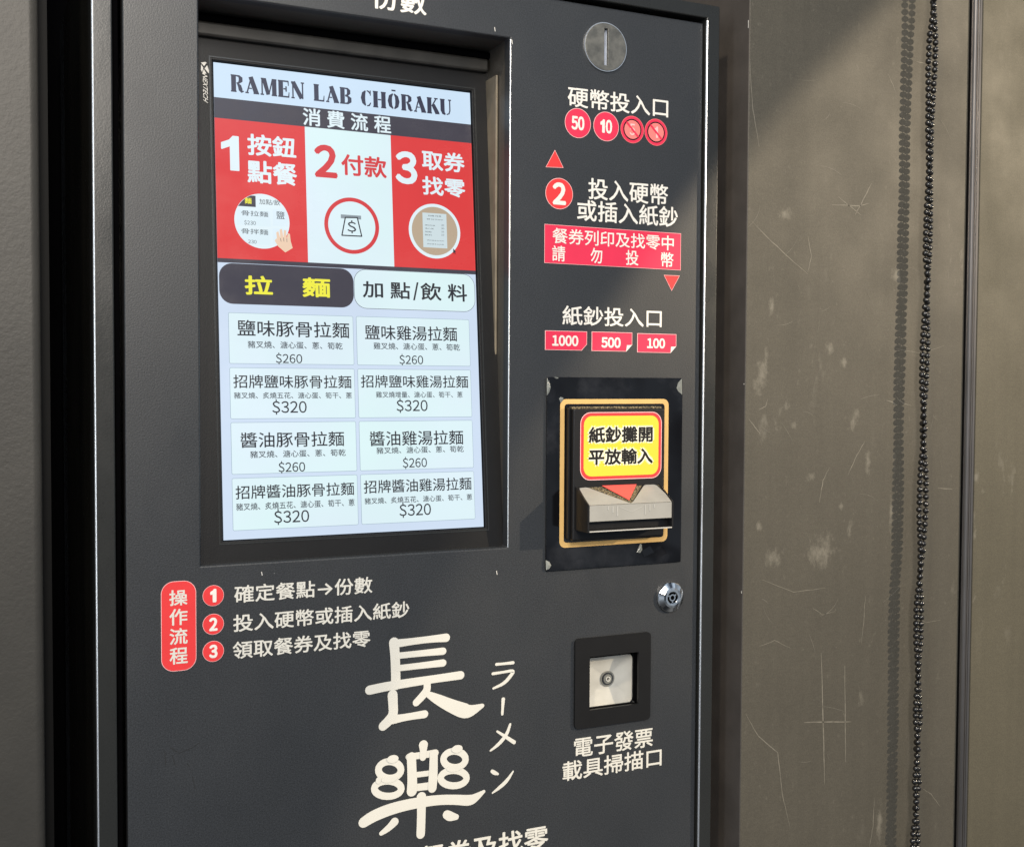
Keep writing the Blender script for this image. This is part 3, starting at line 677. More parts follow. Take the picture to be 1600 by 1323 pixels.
menu = [
 (0, 0, '鹽味豚骨拉麵', (145, 288, 362, 648, 298, 368), P4, (192, 382, 415, 618, 388, 420), '$260', (318, 440, 481, 437, 442, 483)),
 (1, 0, '鹽味雞湯拉麵', (718, 313, 380, 1132, 316, 380), '雞'+P4[1:], (757, 392, 422, 1145, 392, 424), '$260', (873, 446, 486, 980, 448, 487)),
 (0, 1, '招牌鹽味豚骨拉麵', (127, 535, 596, 658, 535, 593), P5, (130, 612, 642, 660, 612, 640), '$320', (302, 653, 706, 457, 651, 704)),
 (1, 1, '招牌鹽味雞湯拉麵', (700, 535, 593, 1182, 537, 592), '雞叉燒增量、溏心蛋、筍干、蔥', (768, 608, 638, 1157, 610, 636), '$320', (860, 648, 699, 1000, 646, 696)),
 (0, 2, '醬油豚骨拉麵', (160, 793, 863, 625, 786, 853), P4, (203, 875, 908, 632, 867, 898), '$260', (330, 928, 971, 450, 925, 968)),
 (1, 2, '醬油雞湯拉麵', (740, 789, 856, 1160, 780, 845), P4, (770, 858, 890, 1162, 852, 880), '$260', (888, 909, 951, 997, 906, 948)),
 (0, 3, '招牌醬油豚骨拉麵', (137, 1034, 1095, 670, 1012, 1072), P5, (140, 1112, 1146, 672, 1089, 1120), '$320', (310, 1145, 1200, 468, 1140, 1194)),
 (1, 3, '招牌醬油雞湯拉麵', (713, 1010, 1069, 1197, 990, 1048), P5, (717, 1086, 1116, 1200, 1068, 1095), '$320', (873, 1116, 1169, 1015, 1110, 1162))]
for col, row, a, qa, b_, qb, c_, qc in menu:
    x0, x1 = (c1, c2)[col]; z0, z1 = rows[row]; mb_ = MB(tilt); g_ = .0003; r_ = .0012
    mb_.sheet(rrect(x0, x1, z0, z1, r_, 4), .0003, M['g_line']); mb_.sheet(rrect(x0+g_, x1-g_, z0+g_, z1-g_, r_-g_, 4), .0004, M['g_tile'])
    stext(mb_, 'z2', a, qa, 'g_ink', .009, .0006); stext(mb_, 'z2', b_, qb, 'g_grey', .010, .0006); stext(mb_, 'z2', c_, qc, 'g_ink', .010, .0006)
    sub(mb_, 'menu_button', monitor)
# maker's mark printed on the bezel
nx = MB(tilt); d_ = .0024
ic = [[(171, 262), (262, 250), (290, 268), (238, 335)], [(175, 300), (222, 375), (196, 462), (172, 410)], [(300, 318), (350, 470), (330, 485), (248, 385)], [(230, 400), (285, 492), (200, 503)]]
ZO['zn'] = (300, 80, 13.23)
for q in ic: nx.sheet([SP('zn', x, y) for x, y in q], d_, M['white'])
p = SP('zn', 200, 508); q = SP('zn', 318, 1075)
put_text(nx, 'NEXTECH', p[0]+.0003, q[0], q[1], p[1], d_, M['white'], .003, turn='down', shear=.10)
sub(nx, 'maker_mark', monitor)

# ------------------------------------------------------------------ printing on the door
PR = .00015
def dtext(mb_, k, body, q, mat, bold=.012, d=PR):
    a0, a1, b0, b1 = quad(k, door_pt, *q); put_text(mb_, body, a0, a1, b0, b1, d, M[mat], bold)
def line_print(name, k, body, q, mat='white', bold=.016):
    mb_ = MB(); dtext(mb_, k, body, q, mat, bold); return part(mb_, name)
def badge(name, cu, cv, rpx, body, th, mat='red', bold=.04, tw=None):
    c = P(cu, cv); r_ = P(cu, cv-rpx)[1]-c[1]; mb_ = MB()
    mb_.sheet(circle(*c, r_, 48), PR, M['rim']); mb_.sheet(circle(*c, r_*.965, 48), PR+.00006, M[mat])
    h = r_*th; w_ = h*(tw or .55*len(body))
    put_text(mb_, body, c[0]-w_/2, c[0]+w_/2, c[1]-h/2, c[1]+h/2, PR+.00012, M['white'], bold); return mb_, c, r_
line_print('heading_text', 'px', '確定餐點→', (262, -72, -32, 530, -33, 5), bold=.022)
line_print('heading_text', 'px', '份數', (580, -24, 14, 666.5, -13, 25), bold=.024)
line_print('heading_text', 'z3', '硬幣投入口', (295, 508, 652, 988, 592, 722))
for (cu, cv, r_, body, tw) in ((902.8, 192.8, 23.3, '50', 1.05), (947, 198, 23, ONE+'0', .98)):
    mb_, c, rr = badge('coin_badge', cu, cv, r_, body, .95, 'pink', .045, tw); part(mb_, 'coin_badge')
for (cu, cv, r_, body, tw) in ((987.8, 202.8, 21.3, '5', .55), (1024.8, 207, 21, ONE, .4)):
    c = P(cu, cv); rr = P(cu, cv-r_)[1]-c[1]; mb_ = MB()
    mb_.sheet(circle(*c, rr, 48), PR, M['salmon']); mb_.sheet(circle(*c, rr*.97, 48), PR+.00005, M['pink'])
    mb_.sheet(circle(*c, rr*.78, 48), PR+.0001, M['ink']); mb_.sheet(circle(*c, rr*.68, 48), PR+.00015, M['salmon'])
    h = rr*.85; put_text(mb_, body, c[0]-h*tw/2, c[0]+h*tw/2, c[1]-h/2, c[1]+h/2, PR+.0002, M['rim'], .02)
    k = rr*.72*.7071; mb_.stroke([(c[0]-k, c[1]+k, rr*.15), (c[0]+k, c[1]-k, rr*.15)], PR+.0004, M['pink'], False)
    part(mb_, 'coin_badge')
def arrow(pts):
    mb_ = MB(); q = [P(*p) for p in pts]; cx2 = sum(p[0] for p in q)/3; cz2 = sum(p[1] for p in q)/3
    mb_.sheet(q, PR, M['rim']); mb_.sheet([(cx2+(a-cx2)*.93, cz2+(b_-cz2)*.93) for a, b_ in q], PR+.00006, M['red']); part(mb_, 'arrow_mark')
arrow([(852.4, 261.5), (880.5, 262.7), (867.0, 234.3)]); arrow([(1037, 429.7), (1062, 430.7), (1049.3, 454.7)])
mb_, c, rr = badge('number_badge', 873.7, 302.8, 24.4, '2', 1.45, 'red', .05, .68); part(mb_, 'number_badge')
line_print('heading_text', 'z4', '投入硬幣', (385, 150, 282, 870, 188, 312))
line_print('heading_text', 'z4', '或插入紙鈔', (318, 282, 412, 930, 322, 447))
mb_ = MB(); x0, x1, z0, z1 = quad('px', door_pt, 850.5, 349.8, 410.4, 1063.6, 365.2, 423); g_ = .0003
mb_.sheet(rect(x0, x1, z0, z1), PR, M['rim']); mb_.sheet(rect(x0+g_, x1-g_, z0+g_, z1-g_), PR+.00006, M['pink'])
dtext(mb_, 'z4', '餐券列印及找零中', (167, 452, 548, 905, 500, 590), 'white', .012, PR+.00012)
qz = quad('z4', door_pt, 165, 558, 655, 903, 603, 692)
for ch_, (xa, xb) in zip('請勿投幣', ((165, 245), (398, 470), (613, 690), (828, 903))):
    pa = door_pt('z4', xa, 610)[0]; pb = door_pt('z4', xb, 640)[0]; put_text(mb_, ch_, pa, pb, qz[2], qz[3], PR+.00012, M['white'], .014)
part(mb_, 'warning_strip')
line_print('heading_text', 'z4', '紙鈔投入口', (228, 920, 1046, 832, 948, 1056))
for body, q, cut, tq in (('1000', [(122, 1073), (378, 1083), (376, 1160), (345, 1198), (122, 1192)], None, (165, 1102, 1170, 325, 1106, 1172)),
                         ('500', [(406, 1080), (653, 1090), (652, 1163), (615, 1205), (405, 1198)], [(652, 1163), (620, 1165), (615, 1205)], (464, 1114, 1180, 582, 1118, 1183)),
                         ('100', [(683, 1090), (921, 1100), (919, 1173), (885, 1213), (682, 1207)], [(919, 1173), (888, 1174), (885, 1213)], (742, 1120, 1183, 852, 1124, 1186))):
    pts = [door_pt('z4', *p) for p in q]; zt = (pts[0][1]+pts[1][1])/2; zb_ = (pts[3][1]+pts[4][1])/2; xl = (pts[0][0]+pts[4][0])/2
    pts = [(xl, zt), (pts[1][0], zt), (pts[1][0], pts[2][1]), (pts[3][0], zb_), (xl, zb_)][::-1]
    mb_ = MB(); mb_.sheet(pts, PR, M['rim']); cx2 = sum(p[0] for p in pts)/5; cz2 = sum(p[1] for p in pts)/5
    mb_.sheet([(cx2+(a-cx2)*.975, cz2+(b_-cz2)*.95) for a, b_ in pts], PR+.00006, M['pink'])
    if cut: mb_.sheet([door_pt('z4', *p) for p in cut][::-1], PR+.0001, M['white'])
    dtext(mb_, 'z4', body, tq, 'white', .05, PR+.00012); part(mb_, 'banknote_badge')
line_print('heading_text', 'zb', '電子發票', (243, 692, 806, 692, 648, 757), 'cream')
line_print('heading_text', 'zb', '載具掃描口', (177, 822, 940, 742, 768, 868), 'cream')

# lower left block
mb_ = MB(); x0, x1 = P(251.6, 975)[0], P(306.6, 975)[0]; z1 = P(279, 907.3)[1]; z0 = P(279, 1047.7)[1]
mb_.sheet(rrect(x0, x1, z0, z1, .0085, 10), PR, M['rim']); g_ = .00035; mb_.sheet(rrect(x0+g_, x1-g_, z0+g_, z1-g_, .0085-g_, 10), PR+.00006, M['red'])
for ch_, (va, vb) in zip('操作流程', ((162, 228), (241, 310), (322, 390), (402, 472))):
    xa = door_pt('z6', 92, 300)[0]; xb = door_pt('z6', 168, 300)[0]
    put_text(mb_, ch_, xa, xb, door_pt('z6', 130, vb)[1], door_pt('z6', 130, va)[1], PR+.00012, M['cream'], .02)
part(mb_, 'procedure_plate')
for (cv, body) in ((930.1, ONE), (974.7, '2'), (1017, '3')):
    mb_, c, rr = badge('number_badge', 333.2, cv, 16.3, body, 1.3, 'red', .055, .62 if body != ONE else .46); part(mb_, 'number_badge')
line_print('step_text', 'z6', '確定餐點→份數', (362, 142, 213, 938, 110, 182), 'cream')
line_print('step_text', 'z6', '投入硬幣或插入紙鈔', (358, 263, 336, 1092, 212, 280), 'cream')
line_print('step_text', 'z6', '領取餐券及找零', (356, 375, 448, 930, 332, 403), 'cream')
line_print('step_text', 'px', '領取餐券及找零', (566, 1332, 1372, 856.5, 1292, 1330), 'cream', .02)

# shop mark in clerical-script brush strokes
lg = MB()
def brush(k, pts, i):
    out = []
    for x, y, w_ in pts:
        a, b_ = door_pt('z6', x, y); out.append((a, b_, w_*.000213))
    # smooth the stroke
    for _ in range(2):
        nw = [out[0]]
        for p, q in zip(out[:-1], out[1:]):
            nw += [tuple(.75*p[j]+.25*q[j] for j in range(3)), tuple(.25*p[j]+.75*q[j] for j in range(3))]
        out = nw+[out[-1]]
    lg.stroke(out, PR+i*.00003, M['cream'])
S_ = [
 [(1028, 382, 36), (1033, 440, 34), (1035, 500, 34), (1036, 560, 34)],
 [(1025, 388, 30), (1100, 378, 24), (1180, 368, 24), (1245, 362, 30)],
 [(1045, 437, 22), (1140, 427, 22), (1232, 418, 26)],
 [(1045, 489, 22), (1140, 478, 22), (1232, 467, 26)],
 [(926, 580, 32), (1000, 564, 32), (1100, 548, 30), (1200, 533, 28), (1305, 518, 30)],
 [(1022, 600, 36), (1024, 640, 34), (1026, 680, 34), (1008, 706, 36), (982, 730, 32)],
 [(1020, 703, 32), (1080, 692, 24), (1155, 680, 28)],
 [(1166, 556, 26), (1166, 580, 28), (1145, 606, 28), (1120, 632, 26)],
 [(1160, 592, 18), (1205, 616, 36), (1260, 643, 46), (1320, 667, 56), (1345, 668, 44), (1395, 645, 16)],
 # lower character
 [(1150, 808, 34), (1150, 835, 24), (1148, 860, 24)],
 [(1100, 858, 34), (1102, 910, 34), (1104, 960, 36), (1102, 1000, 38)],
 [(1193, 846, 30), (1192, 900, 32), (1190, 950, 34), (1187, 988, 32)],
 [(1090, 858, 24), (1150, 850, 24), (1200, 842, 26)],
 [(1100, 935, 20), (1150, 929, 20), (1190, 924, 20)],
 [(1100, 988, 26), (1150, 982, 26), (1190, 977, 28)],
 [(1142, 1025, 36), (1142, 1080, 32), (1141, 1130, 32), (1139, 1180, 32)],
 [(902, 1130, 38), (940, 1105, 42), (1000, 1080, 42), (1060, 1062, 40), (1140, 1046, 38), (1220, 1036, 36), (1290, 1036, 36), (1345, 1040, 40), (1370, 1026, 30), (1402, 1002, 12)],
 [(1030, 1128, 30), (1015, 1145, 26), (995, 1162, 22), (975, 1176, 16)],
 [(1248, 1098, 32), (1262, 1106, 36), (1286, 1108, 22)]]
for i, s_ in enumerate(S_): brush('z6', s_, i % 12)
def loop(cx2, cy2, rx_, ry_, i, rot=0, w_=25):
    pts = []
    for q in range(25):
        t_ = 2*math.pi*q/24+rot; x = cx2+rx_*math.cos(t_); y = cy2+ry_*math.sin(t_); pts.append((x, y, w_))
    out = [(*door_pt('z6', x, y), w_*.000213) for x, y, w_ in pts]; lg.stroke(out, PR+i*.00003, M['cream'], cap=False)
    lg.stroke(out[-2:]+out[1:3], PR+i*.00003+.00001, M['cream'], cap=False)
loop(1010, 912, 47, 35, 2, .3); loop(1002, 990, 56, 32, 5, .3); loop(1280, 868, 46, 34, 3, .3); loop(1276, 946, 54, 32, 6, .3)
for (x, y) in ((1008, 950), (1279, 905)):
    a, b_ = door_pt('z6', x, y); lg.sheet(circle(a, b_, .0062, 20, .0026), PR+.0005, M['cream'])
for (x, y, rx_, ry_) in ((1022, 866, .0045, .003), (1290, 824, .0045, .003), (962, 955, .002, .0025)):
    a, b_ = door_pt('z6', x, y); lg.sheet(circle(a, b_, rx_, 18, ry_), PR+.0006, M['cream'])
part(lg, 'shop_mark')
lg = MB()
for i, s_ in enumerate([
  [(1455, 473, 11), (1480, 471, 9), (1524, 466, 12)], [(1440, 512, 11), (1485, 505, 9), (1530, 497, 12), (1515, 520, 14), (1488, 552, 13), (1442, 573, 8)],
  [(1483, 618, 14), (1481, 648, 11), (1479, 680, 10)],
  [(1512, 722, 9), (1498, 765, 14), (1465, 805, 14), (1430, 832, 7)], [(1458, 752, 8), (1490, 772, 12), (1528, 797, 15)],
  [(1437, 918, 14), (1448, 925, 16), (1460, 929, 9)], [(1524, 918, 6), (1498, 958, 15), (1468, 985, 14), (1438, 1008, 6)]]): brush('z6', s_, i)
part(lg, 'katakana_text')

# faint scuffs on the lower door
sf = MB()
for path in ([(257, 1172), (258, 1195)], [(266, 1167), (280, 1176), (300, 1168), (312, 1160)], [(270, 1180), (274, 1196)], [(292, 1192), (296, 1196)], [(301, 1212), (304, 1232)]):
    pts = [(*P(u+random.uniform(-1, 1), v), .0004) for u, v in path]; sf = MB(); sf.stroke(pts, .0001, M['dark_scratch'], False); part(sf, 'scuff_mark')
for (u, v, w_) in ((773, 47, 1.6), (800, 67, 1.8), (776, 895, 1.6), (409, 896, 1.2)):
    a, b_ = P(u, v); cf = MB(); cf.stroke([(a-.0002, b_+.0018*w_/1.6, .0005), (a+.0003, b_-.0012, .0005)], .0002, M['chip'], False); part(cf, 'paint_chip')

# ------------------------------------------------------------------ coin slot
coin = MB(); nseg = 72
def boxdir(t_, hx, hz):
    c_, s_ = math.cos(t_), math.sin(t_); k = min(hx/abs(c_) if abs(c_) > 1e-9 else 1e9, hz/abs(s_) if abs(s_) > 1e-9 else 1e9); return k*c_, k*s_
hx, hz = (sl1-sl0)/2, .0143; scx = (sl0+sl1)/2
ang = [2*math.pi*i/nseg for i in range(nseg)]
ca_ = math.atan2(hz, hx); ang = sorted(set(ang+[ca_, math.pi-ca_, math.pi+ca_, 2*math.pi-ca_]))
outer = [(cx_+CR*math.cos(t_), cz_+CR*math.sin(t_)) for t_ in ang]
inner = [(scx+boxdir(t_, hx, hz)[0], cz_+boxdir(t_, hx, hz)[1]) for t_ in ang]
coin.ring(outer, inner, .0001, .0018, M['steel'])
cpl = part(coin, 'coin_slot', bevel=.0004)
crm = MB(); crm.ring(circle(cx_, cz_, CR+.0006, 72), circle(cx_, cz_, CR+.00005, 72), .0001, .0014, M['edge']); part(crm, 'disc_rim', cpl)  # bright ring added for the disc's rim highlight
ci = MB(); ci.box(sl0-.0004, sl1+.0004, cz_-.0146, cz_+.0146, -.0088, -.0080, M['void'])
ci.add([(scx+.0001, cz_-.0143, -.007), (sl1+.0003, cz_-.0143, -.0004), (sl1+.0003, cz_+.0143, -.0004), (scx+.0001, cz_+.0143, -.007)], [[0, 1, 2, 3]], M['slot_reflection'])  # pale blue sliver paints the bright reflection inside the slot
ci.add([(sl0-.0003, cz_-.0143, -.002), (scx, cz_-.0143, -.0075), (scx, cz_+.002, -.0075), (sl0-.0003, cz_+.002, -.002)], [[0, 1, 2, 3]], M['chrome'])
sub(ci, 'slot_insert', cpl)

# ------------------------------------------------------------------ banknote acceptor
bx0, bx1, bz0, bz1 = quad('px', door_pt, 852.5, 589, 891, 1063.5, 590.5, 878)
pl = MB(); pl.prism(rrect(bx0, bx1, bz0, bz1, .0012, 3), .0001, .0018, M['plate']); acc = part(pl, 'banknote_acceptor', bevel=.0004)
yp = -.0018
gx0, gx1 = P(874.5, 740, yp)[0], P(1043.5, 740, yp)[0]; gz1 = (P(880, 623.5, yp)[1]+P(1038, 623.2, yp)[1])/2; gz0 = (P(880, 855.5, yp)[1]+P(1038, 845.5, yp)[1])/2
gl = MB(); gw = .0038; gl.flat_ring(rrect(gx0, gx1, gz0, gz1, .005, 6), rrect(gx0+gw, gx1-gw, gz0+gw, gz1-gw, .0025, 6), .00195, M['gold'])
sub(gl, 'gold_border', acc)
HH = .0105
hx0 = P(895.5, 760, -HH)[0]; hx1 = P(1038.5, 700, -HH)[0]; hz1 = (P(900, 638, -HH)[1]+P(1036, 638.5, -HH)[1])/2; hz0 = (P(897, 845, -HH)[1]+P(1034, 837, -HH)[1])/2
hs = MB(); hs.box(hx0, hx1, hz0, hz1, .0019, HH, M['black_plastic']); hso = sub(hs, 'reader_housing', acc, bevel=.0014, segs=3)
hd2 = MB(); hd2.box(hx0+.0005, hx1-.0005, hz1-.0002, hz1+.0016, .0019, .0060, M['dust']); hd2.box(hx0-.0022, hx0-.0003, hz0+.001, hz1+.0010, .0019, .0062, M['black_plastic'])
sub(hd2, 'dusty_ledge', acc, bevel=.0004)
yh = -HH
sx0_, sx1_, sz0, sz1 = (lambda k, *q: ((P(*pix(k, q[0], 450), yh)[0]), P(*pix(k, q[1], 450), yh)[0], (P(*pix(k, 300, q[3]), yh)[1]+P(*pix(k, 690, q[5]), yh)[1])/2, (P(*pix(k, 300, q[2]), yh)[1]+P(*pix(k, 690, q[4]), yh)[1])/2))('z5', 286, 706, 278, 629, 275, 618)
st = MB(); r_ = .009; h0 = HH+.0002
st.sheet(rrect(sx0_, sx1_, sz0, sz1, r_), h0, M['rim']); g_ = .0006; st.sheet(rrect(sx0_+g_, sx1_-g_, sz0+g_, sz1-g_, r_-g_), h0+.00008, M['red'])
g_ = .0030; st.sheet(rrect(sx0_+g_, sx1_-g_, sz0+g_, sz1-g_, r_-.002), h0+.00016, M['yellow'])
for body, q in (('紙鈔攤開', (328, 352, 437, 659, 349, 431)), ('平放輸入', (328, 468, 549, 659, 460, 545))):
    fn = lambda k, x, y: P(*pix(k, x, y), yh)
    a0, a1, b0, b1 = quad('z5', fn, *q)
    e2 = .0016; put_text(st, body, a0-e2, a1+e2, b0-e2, b1+e2, h0+.00024, M['sticker_halo'], .17)
    e2 = .0008; put_text(st, body, a0-e2, a1+e2, b0-e2, b1+e2, h0+.00040, M['sticker_white'], .12)
    put_text(st, body, a0, a1, b0, b1, h0+.00056, M['ink'], .036)
sub(st, 'instruction_sticker', acc)
# the mouth: sloping grey hood with a V notch, dark slot, thin lip
MH = HH+.020; ym = -MH
def on(u, v, d): return P(u, v, -d)
mx0 = P(919.3, 815, ym)[0]; mx1 = P(1050.5, 800, ym)[0]
zft = (P(920, 789, ym)[1]+P(1050, 785, ym)[1])/2      # front top edge
zfb = (P(920, 831, ym)[1]+P(1048, 824, ym)[1])/2      # front bottom edge
zmid = (P(920, 815.5, ym)[1]+P(1048, 808, ym)[1])/2   # grey / slot
zbt = (P(908, 759.5, -HH)[1]+P(1030, 757, -HH)[1])/2  # back top edge
mo = MB()
prof = [(HH-.001, zfb), (MH, zfb), (MH, zfb+.0012), (MH-.006, zfb+.0012), (MH-.006, zmid), (MH, zmid), (MH, zft), (HH-.001, zbt)]
n_ = len(prof)
mo.add([(mx0, z_, d) for d, z_ in prof]+[(mx1, z_, d) for d, z_ in prof], [[i, (i+1) % n_, n_+(i+1) % n_, n_+i] for i in range(n_)]+[[7, 6, 5, 4, 0], [4, 3, 1, 0], [3, 2, 1], [n_+7, n_+0, n_+4, n_+5, n_+6], [n_+4, n_+0, n_+1, n_+3], [n_+3, n_+1, n_+2]], M['black_plastic'])
mo.m[6] = mo.mi(M['dust'])
mth = sub(mo, 'note_mouth', acc)
sk = MB(); off = .00025; w3 = .0012
for xa, xb in ((mx0-.0008, mx0+.0006), (mx1-.0006, mx1+.0008)):
    pr2 = [(HH, zbt+.0004), (MH+.0006, zft+.0006), (MH+.0006, zfb-.0006), (HH, zfb-.0006)]
    sk = MB(); sk.add([(xa, z_, d) for d, z_ in pr2]+[(xb, z_, d) for d, z_ in pr2], [[0, 1, 2, 3], [7, 6, 5, 4], [0, 4, 5, 1], [1, 5, 6, 2], [2, 6, 7, 3]], M['black_plastic'])
    sub(sk, 'mouth_cheek', acc, bevel=.0003)
def hood(s_, t_, e=.0003):     # s across 0..1, t from front edge 0 to back edge 1
    d = MH+(HH-MH)*t_; z_ = zft+(zbt-zft)*t_
    nl = math.hypot(MH-HH, zbt-zft); return (mx0+(mx1-mx0)*s_, z_+e*(MH-HH)/nl, d+e*(zbt-zft)/nl)
gb = MB(); tp2 = [(.0, .0), (.0, .50), (.012, .92), (.026, .985), (.115, 1.0), (.47, .10), (.50, .0), (.53, .10), (.79, .985), (.82, 1.0), (.94, 1.0), (.968, .95), (1.0, .5), (1.0, 0)]
gb.add([hood(p[0], p[1], .00015) for p in tp2], [list(range(len(tp2)))[::-1]], M['ink']); sub(gb, 'hood_gap', acc)  # shade of the gap around the hood, drawn as a black sheet
gh = MB()
top = [(.012, .0), (.012, .45), (.02, .86), (.03, .93), (.10, .95), (.13, .93), (.462, .10), (.50, .02), (.538, .10), (.80, .93), (.83, .97), (.93, .97), (.955, .92), (.988, .45), (.988, 0)]
gh.add([hood(*p) for p in top], [list(range(len(top)))[::-1]], M['grey_plastic'])
gh.add([(mx0+(mx1-mx0)*s_, z_, MH+.0003) for s_, z_ in ((.012, zft), (.988, zft), (.988, zmid), (.012, zmid))], [[3, 2, 1, 0]], M['grey_plastic'])
sub(gh, 'grey_hood', acc)
gk = MB()
for s_, l in ((.22, .30), (.275, .55), (.33, .85), (.66, .85), (.715, .55), (.77, .30)):
    xa = mx0+(mx1-mx0)*s_; gk.box(xa, xa+.0009, zft-.001-(zft-zmid)*.75*l, zft-.0012, MH+.0003, MH+.0006, M['grey_mark'])
xm = mx0+(mx1-mx0)*.5
gk.stroke([(xm-.010, zft-.0022, .0005), (xm, zft-.0060, .0005), (xm+.010, zft-.0022, .0005)], MH+.0005, M['grey_mark'], False)
sub(gk, 'moulded_marks', acc)
ra = MB(); ra.add([hood(.30, 1.0, .0006), hood(.72, 1.0, .0006), hood(.50, .17, .0006)], [[2, 1, 0]], M['salmon'])
M['salmon2'] = plain('coral_arrow', srgb(244, 92, 84), .5, spec=.3, var=.02); ra.mats[0] = M['salmon2']
sub(ra, 'red_arrow_sticker', acc)
lp = MB(); M['lip_edge'] = plain('pale_lip_edge', (.55, .54, .50), .3); lp.box(mx0+.0008, mx1-.0008, zfb-.0002, zfb+.0006, MH-.001, MH+.0009, M['lip_edge']); sub(lp, 'slot_lip', acc)
# curled remains of clear film on the plate
fm = MB()
for q in ([(88, 125), (118, 180), (125, 215), (112, 262), (88, 295)], [(1388, 130), (1388, 285), (1352, 255), (1335, 225), (1350, 170)], [(205, 325), (220, 308), (245, 315), (248, 335), (222, 368)], [(155, 118), (195, 120), (200, 130), (180, 135)]):
    pts = [P(840+x/6.154, 570+y/6.154, yp) for x, y in q]; k = len(pts); cx2 = sum(p[0] for p in pts)/k; cz2 = sum(p[1] for p in pts)/k
    fm = MB(); fm.add([(a, b_, .0020) for a, b_ in pts]+[(cx2, cz2, .0026)], [[i, (i+1) % k, k] for i in range(k)], M['film']); sub(fm, 'torn_film', acc)
for q in ([(78, 830), (112, 845), (130, 880), (112, 912), (80, 925)], [(985, 672), (1000, 680), (1005, 730), (985, 760), (950, 752), (968, 720)], [(1000, 740), (1080, 690), (1200, 690), (1245, 760), (1180, 800), (1080, 800), (1020, 800)]):
    pts = [P(840+x/6.154, 740+y/6.154, yp) for x, y in q]; k = len(pts); cx2 = sum(p[0] for p in pts)/k; cz2 = sum(p[1] for p in pts)/k
    big_ = q[0] == (1000, 740)
    fm = MB(); fm.add([(a, b_, .0020) for a, b_ in pts]+[(cx2, cz2, .0026)], [[i, (i+1) % k, k] for i in range(k)], M['plate'] if big_ else M['film']); sub(fm, 'torn_film', acc)

# ------------------------------------------------------------------ cam lock
lc = P(1046, 932); lk = MB()
profl = [(.0124, .0002), (.0124, .0020), (.0119, .0027), (.0082, .0048), (.0066, .0052), (.0052, .0052), (.0047, .0048), (.0046, .0018)]
ns = 48
lk.add([(lc[0]+r_*math.cos(2*math.pi*i/ns), lc[1]+r_*math.sin(2*math.pi*i/ns), d) for r_, d in profl for i in range(ns)],
       [[j*ns+i, j*ns+(i+1) % ns, (j+1)*ns+(i+1) % ns, (j+1)*ns+i] for j in range(len(profl)-1) for i in range(ns)], M['chrome'])
lko = part(lk, 'cam_lock', smooth=False)
kw = MB(); kw.sheet(circle(*lc, .0047, 30), .0019, M['void'])
kw.ring(circle(*lc, .0029, 24), circle(*lc, .0019, 24), .0019, .0046, M['chrome'])
for q in range(3):
    t_ = 2*math.pi*q/3+.6; kw.box(lc[0]+.0036*math.cos(t_)-.0006, lc[0]+.0036*math.cos(t_)+.0006, lc[1]+.0036*math.sin(t_)-.0006, lc[1]+.0036*math.sin(t_)+.0006, .0019, .0044, M['chrome'])
sub(kw, 'keyway', lko)

# ------------------------------------------------------------------ code scanner
qx0 = (P(898.5, 1060, -.002)[0]); qx1 = P(1016.5, 1050, -.002)[0]
qz1 = (P(900, 998.5, -.002)[1]+P(1014, 987, -.002)[1])/2; qz0 = (P(899, 1138.5, -.002)[1]+P(1014, 1124, -.002)[1])/2
so = MB(); o_ = rrect(qx0, qx1, qz0, qz1, .0035, 5); k = len(o_)//4
def inner_pts():
    cs_ = [(kx1, kz0), (kx1, kz1), (kx0, kz1), (kx0, kz0)]; out = []
    for c_ in cs_: out += [c_]*k
    return [(a+1e-6*math.cos(i), b_+1e-6*math.sin(i)) for i, (a, b_) in enumerate(out)]
so.ring(o_, inner_pts(), .0001, .0022, M['bezel'])
scn = part(so, 'code_scanner')
tn = MB(); ds_ = .016
tn.add([(kx0, kz0, .001), (kx1, kz0, .001), (kx1, kz1, .001), (kx0, kz1, .001), (kx0-.004, kz0-.004, -ds_-.02), (kx1+.004, kz0-.004, -ds_-.02), (kx1+.004, kz1+.004, -ds_-.02), (kx0-.004, kz1+.004, -ds_-.02)], [[1, 0, 4, 5], [2, 1, 5, 6], [3, 2, 6, 7], [0, 3, 7, 4], [4, 7, 6, 5]], M['void'])
sub(tn, 'scanner_tunnel', scn)
yd = .0095
ex1 = P(987, 1060, yd)[0]; ez1 = (P(921, 1028, yd)[1]+P(980, 1022, yd)[1])/2; ez0 = (P(921, 1104, yd)[1]+P(985, 1096, yd)[1])/2; ex0 = kx0-.0036
lcx, lcz = P(951.5, 1061, yd)
df = MB(); o_ = rrect(ex0, ex1, ez0, ez1, .0035, 5); no = len(o_)
ri = .0062; inn = []
for (a, b_) in o_:
    t_ = math.atan2(b_-lcz, a-lcx); inn.append((lcx+ri*math.cos(t_), lcz+ri*math.sin(t_)))
df.add([(a, b_, -yd) for a, b_ in o_]+[(a, b_, -yd-.0035) for a, b_ in inn], [[i, (i+1) % no, no+(i+1) % no, no+i] for i in range(no)], M['diffuser'])
df.flat_ring(rrect(ex0-.0001, ex1+.0001, ez0-.0001, ez1+.0001, .0036, 5), rrect(ex0+.0006, ex1-.0006, ez0+.0006, ez1-.0006, .003, 5), -yd+.0004, M['diffuser'])
sub(df, 'light_reflector', scn)
ln = MB()
for ra_, rb_, d0, d1, mt in ((.0064, .0052, -.0150, -.0120, 'lens_ring'), (.0050, .0040, -.0150, -.0115, 'lens'), (.0039, .0024, -.0150, -.0112, 'lens_ring'), (.0022, .0013, -.0145, -.0106, 'diffuser')):
    ln.ring(circle(lcx, lcz, ra_, 32), circle(lcx, lcz, rb_, 32), d0, d1, M[mt])
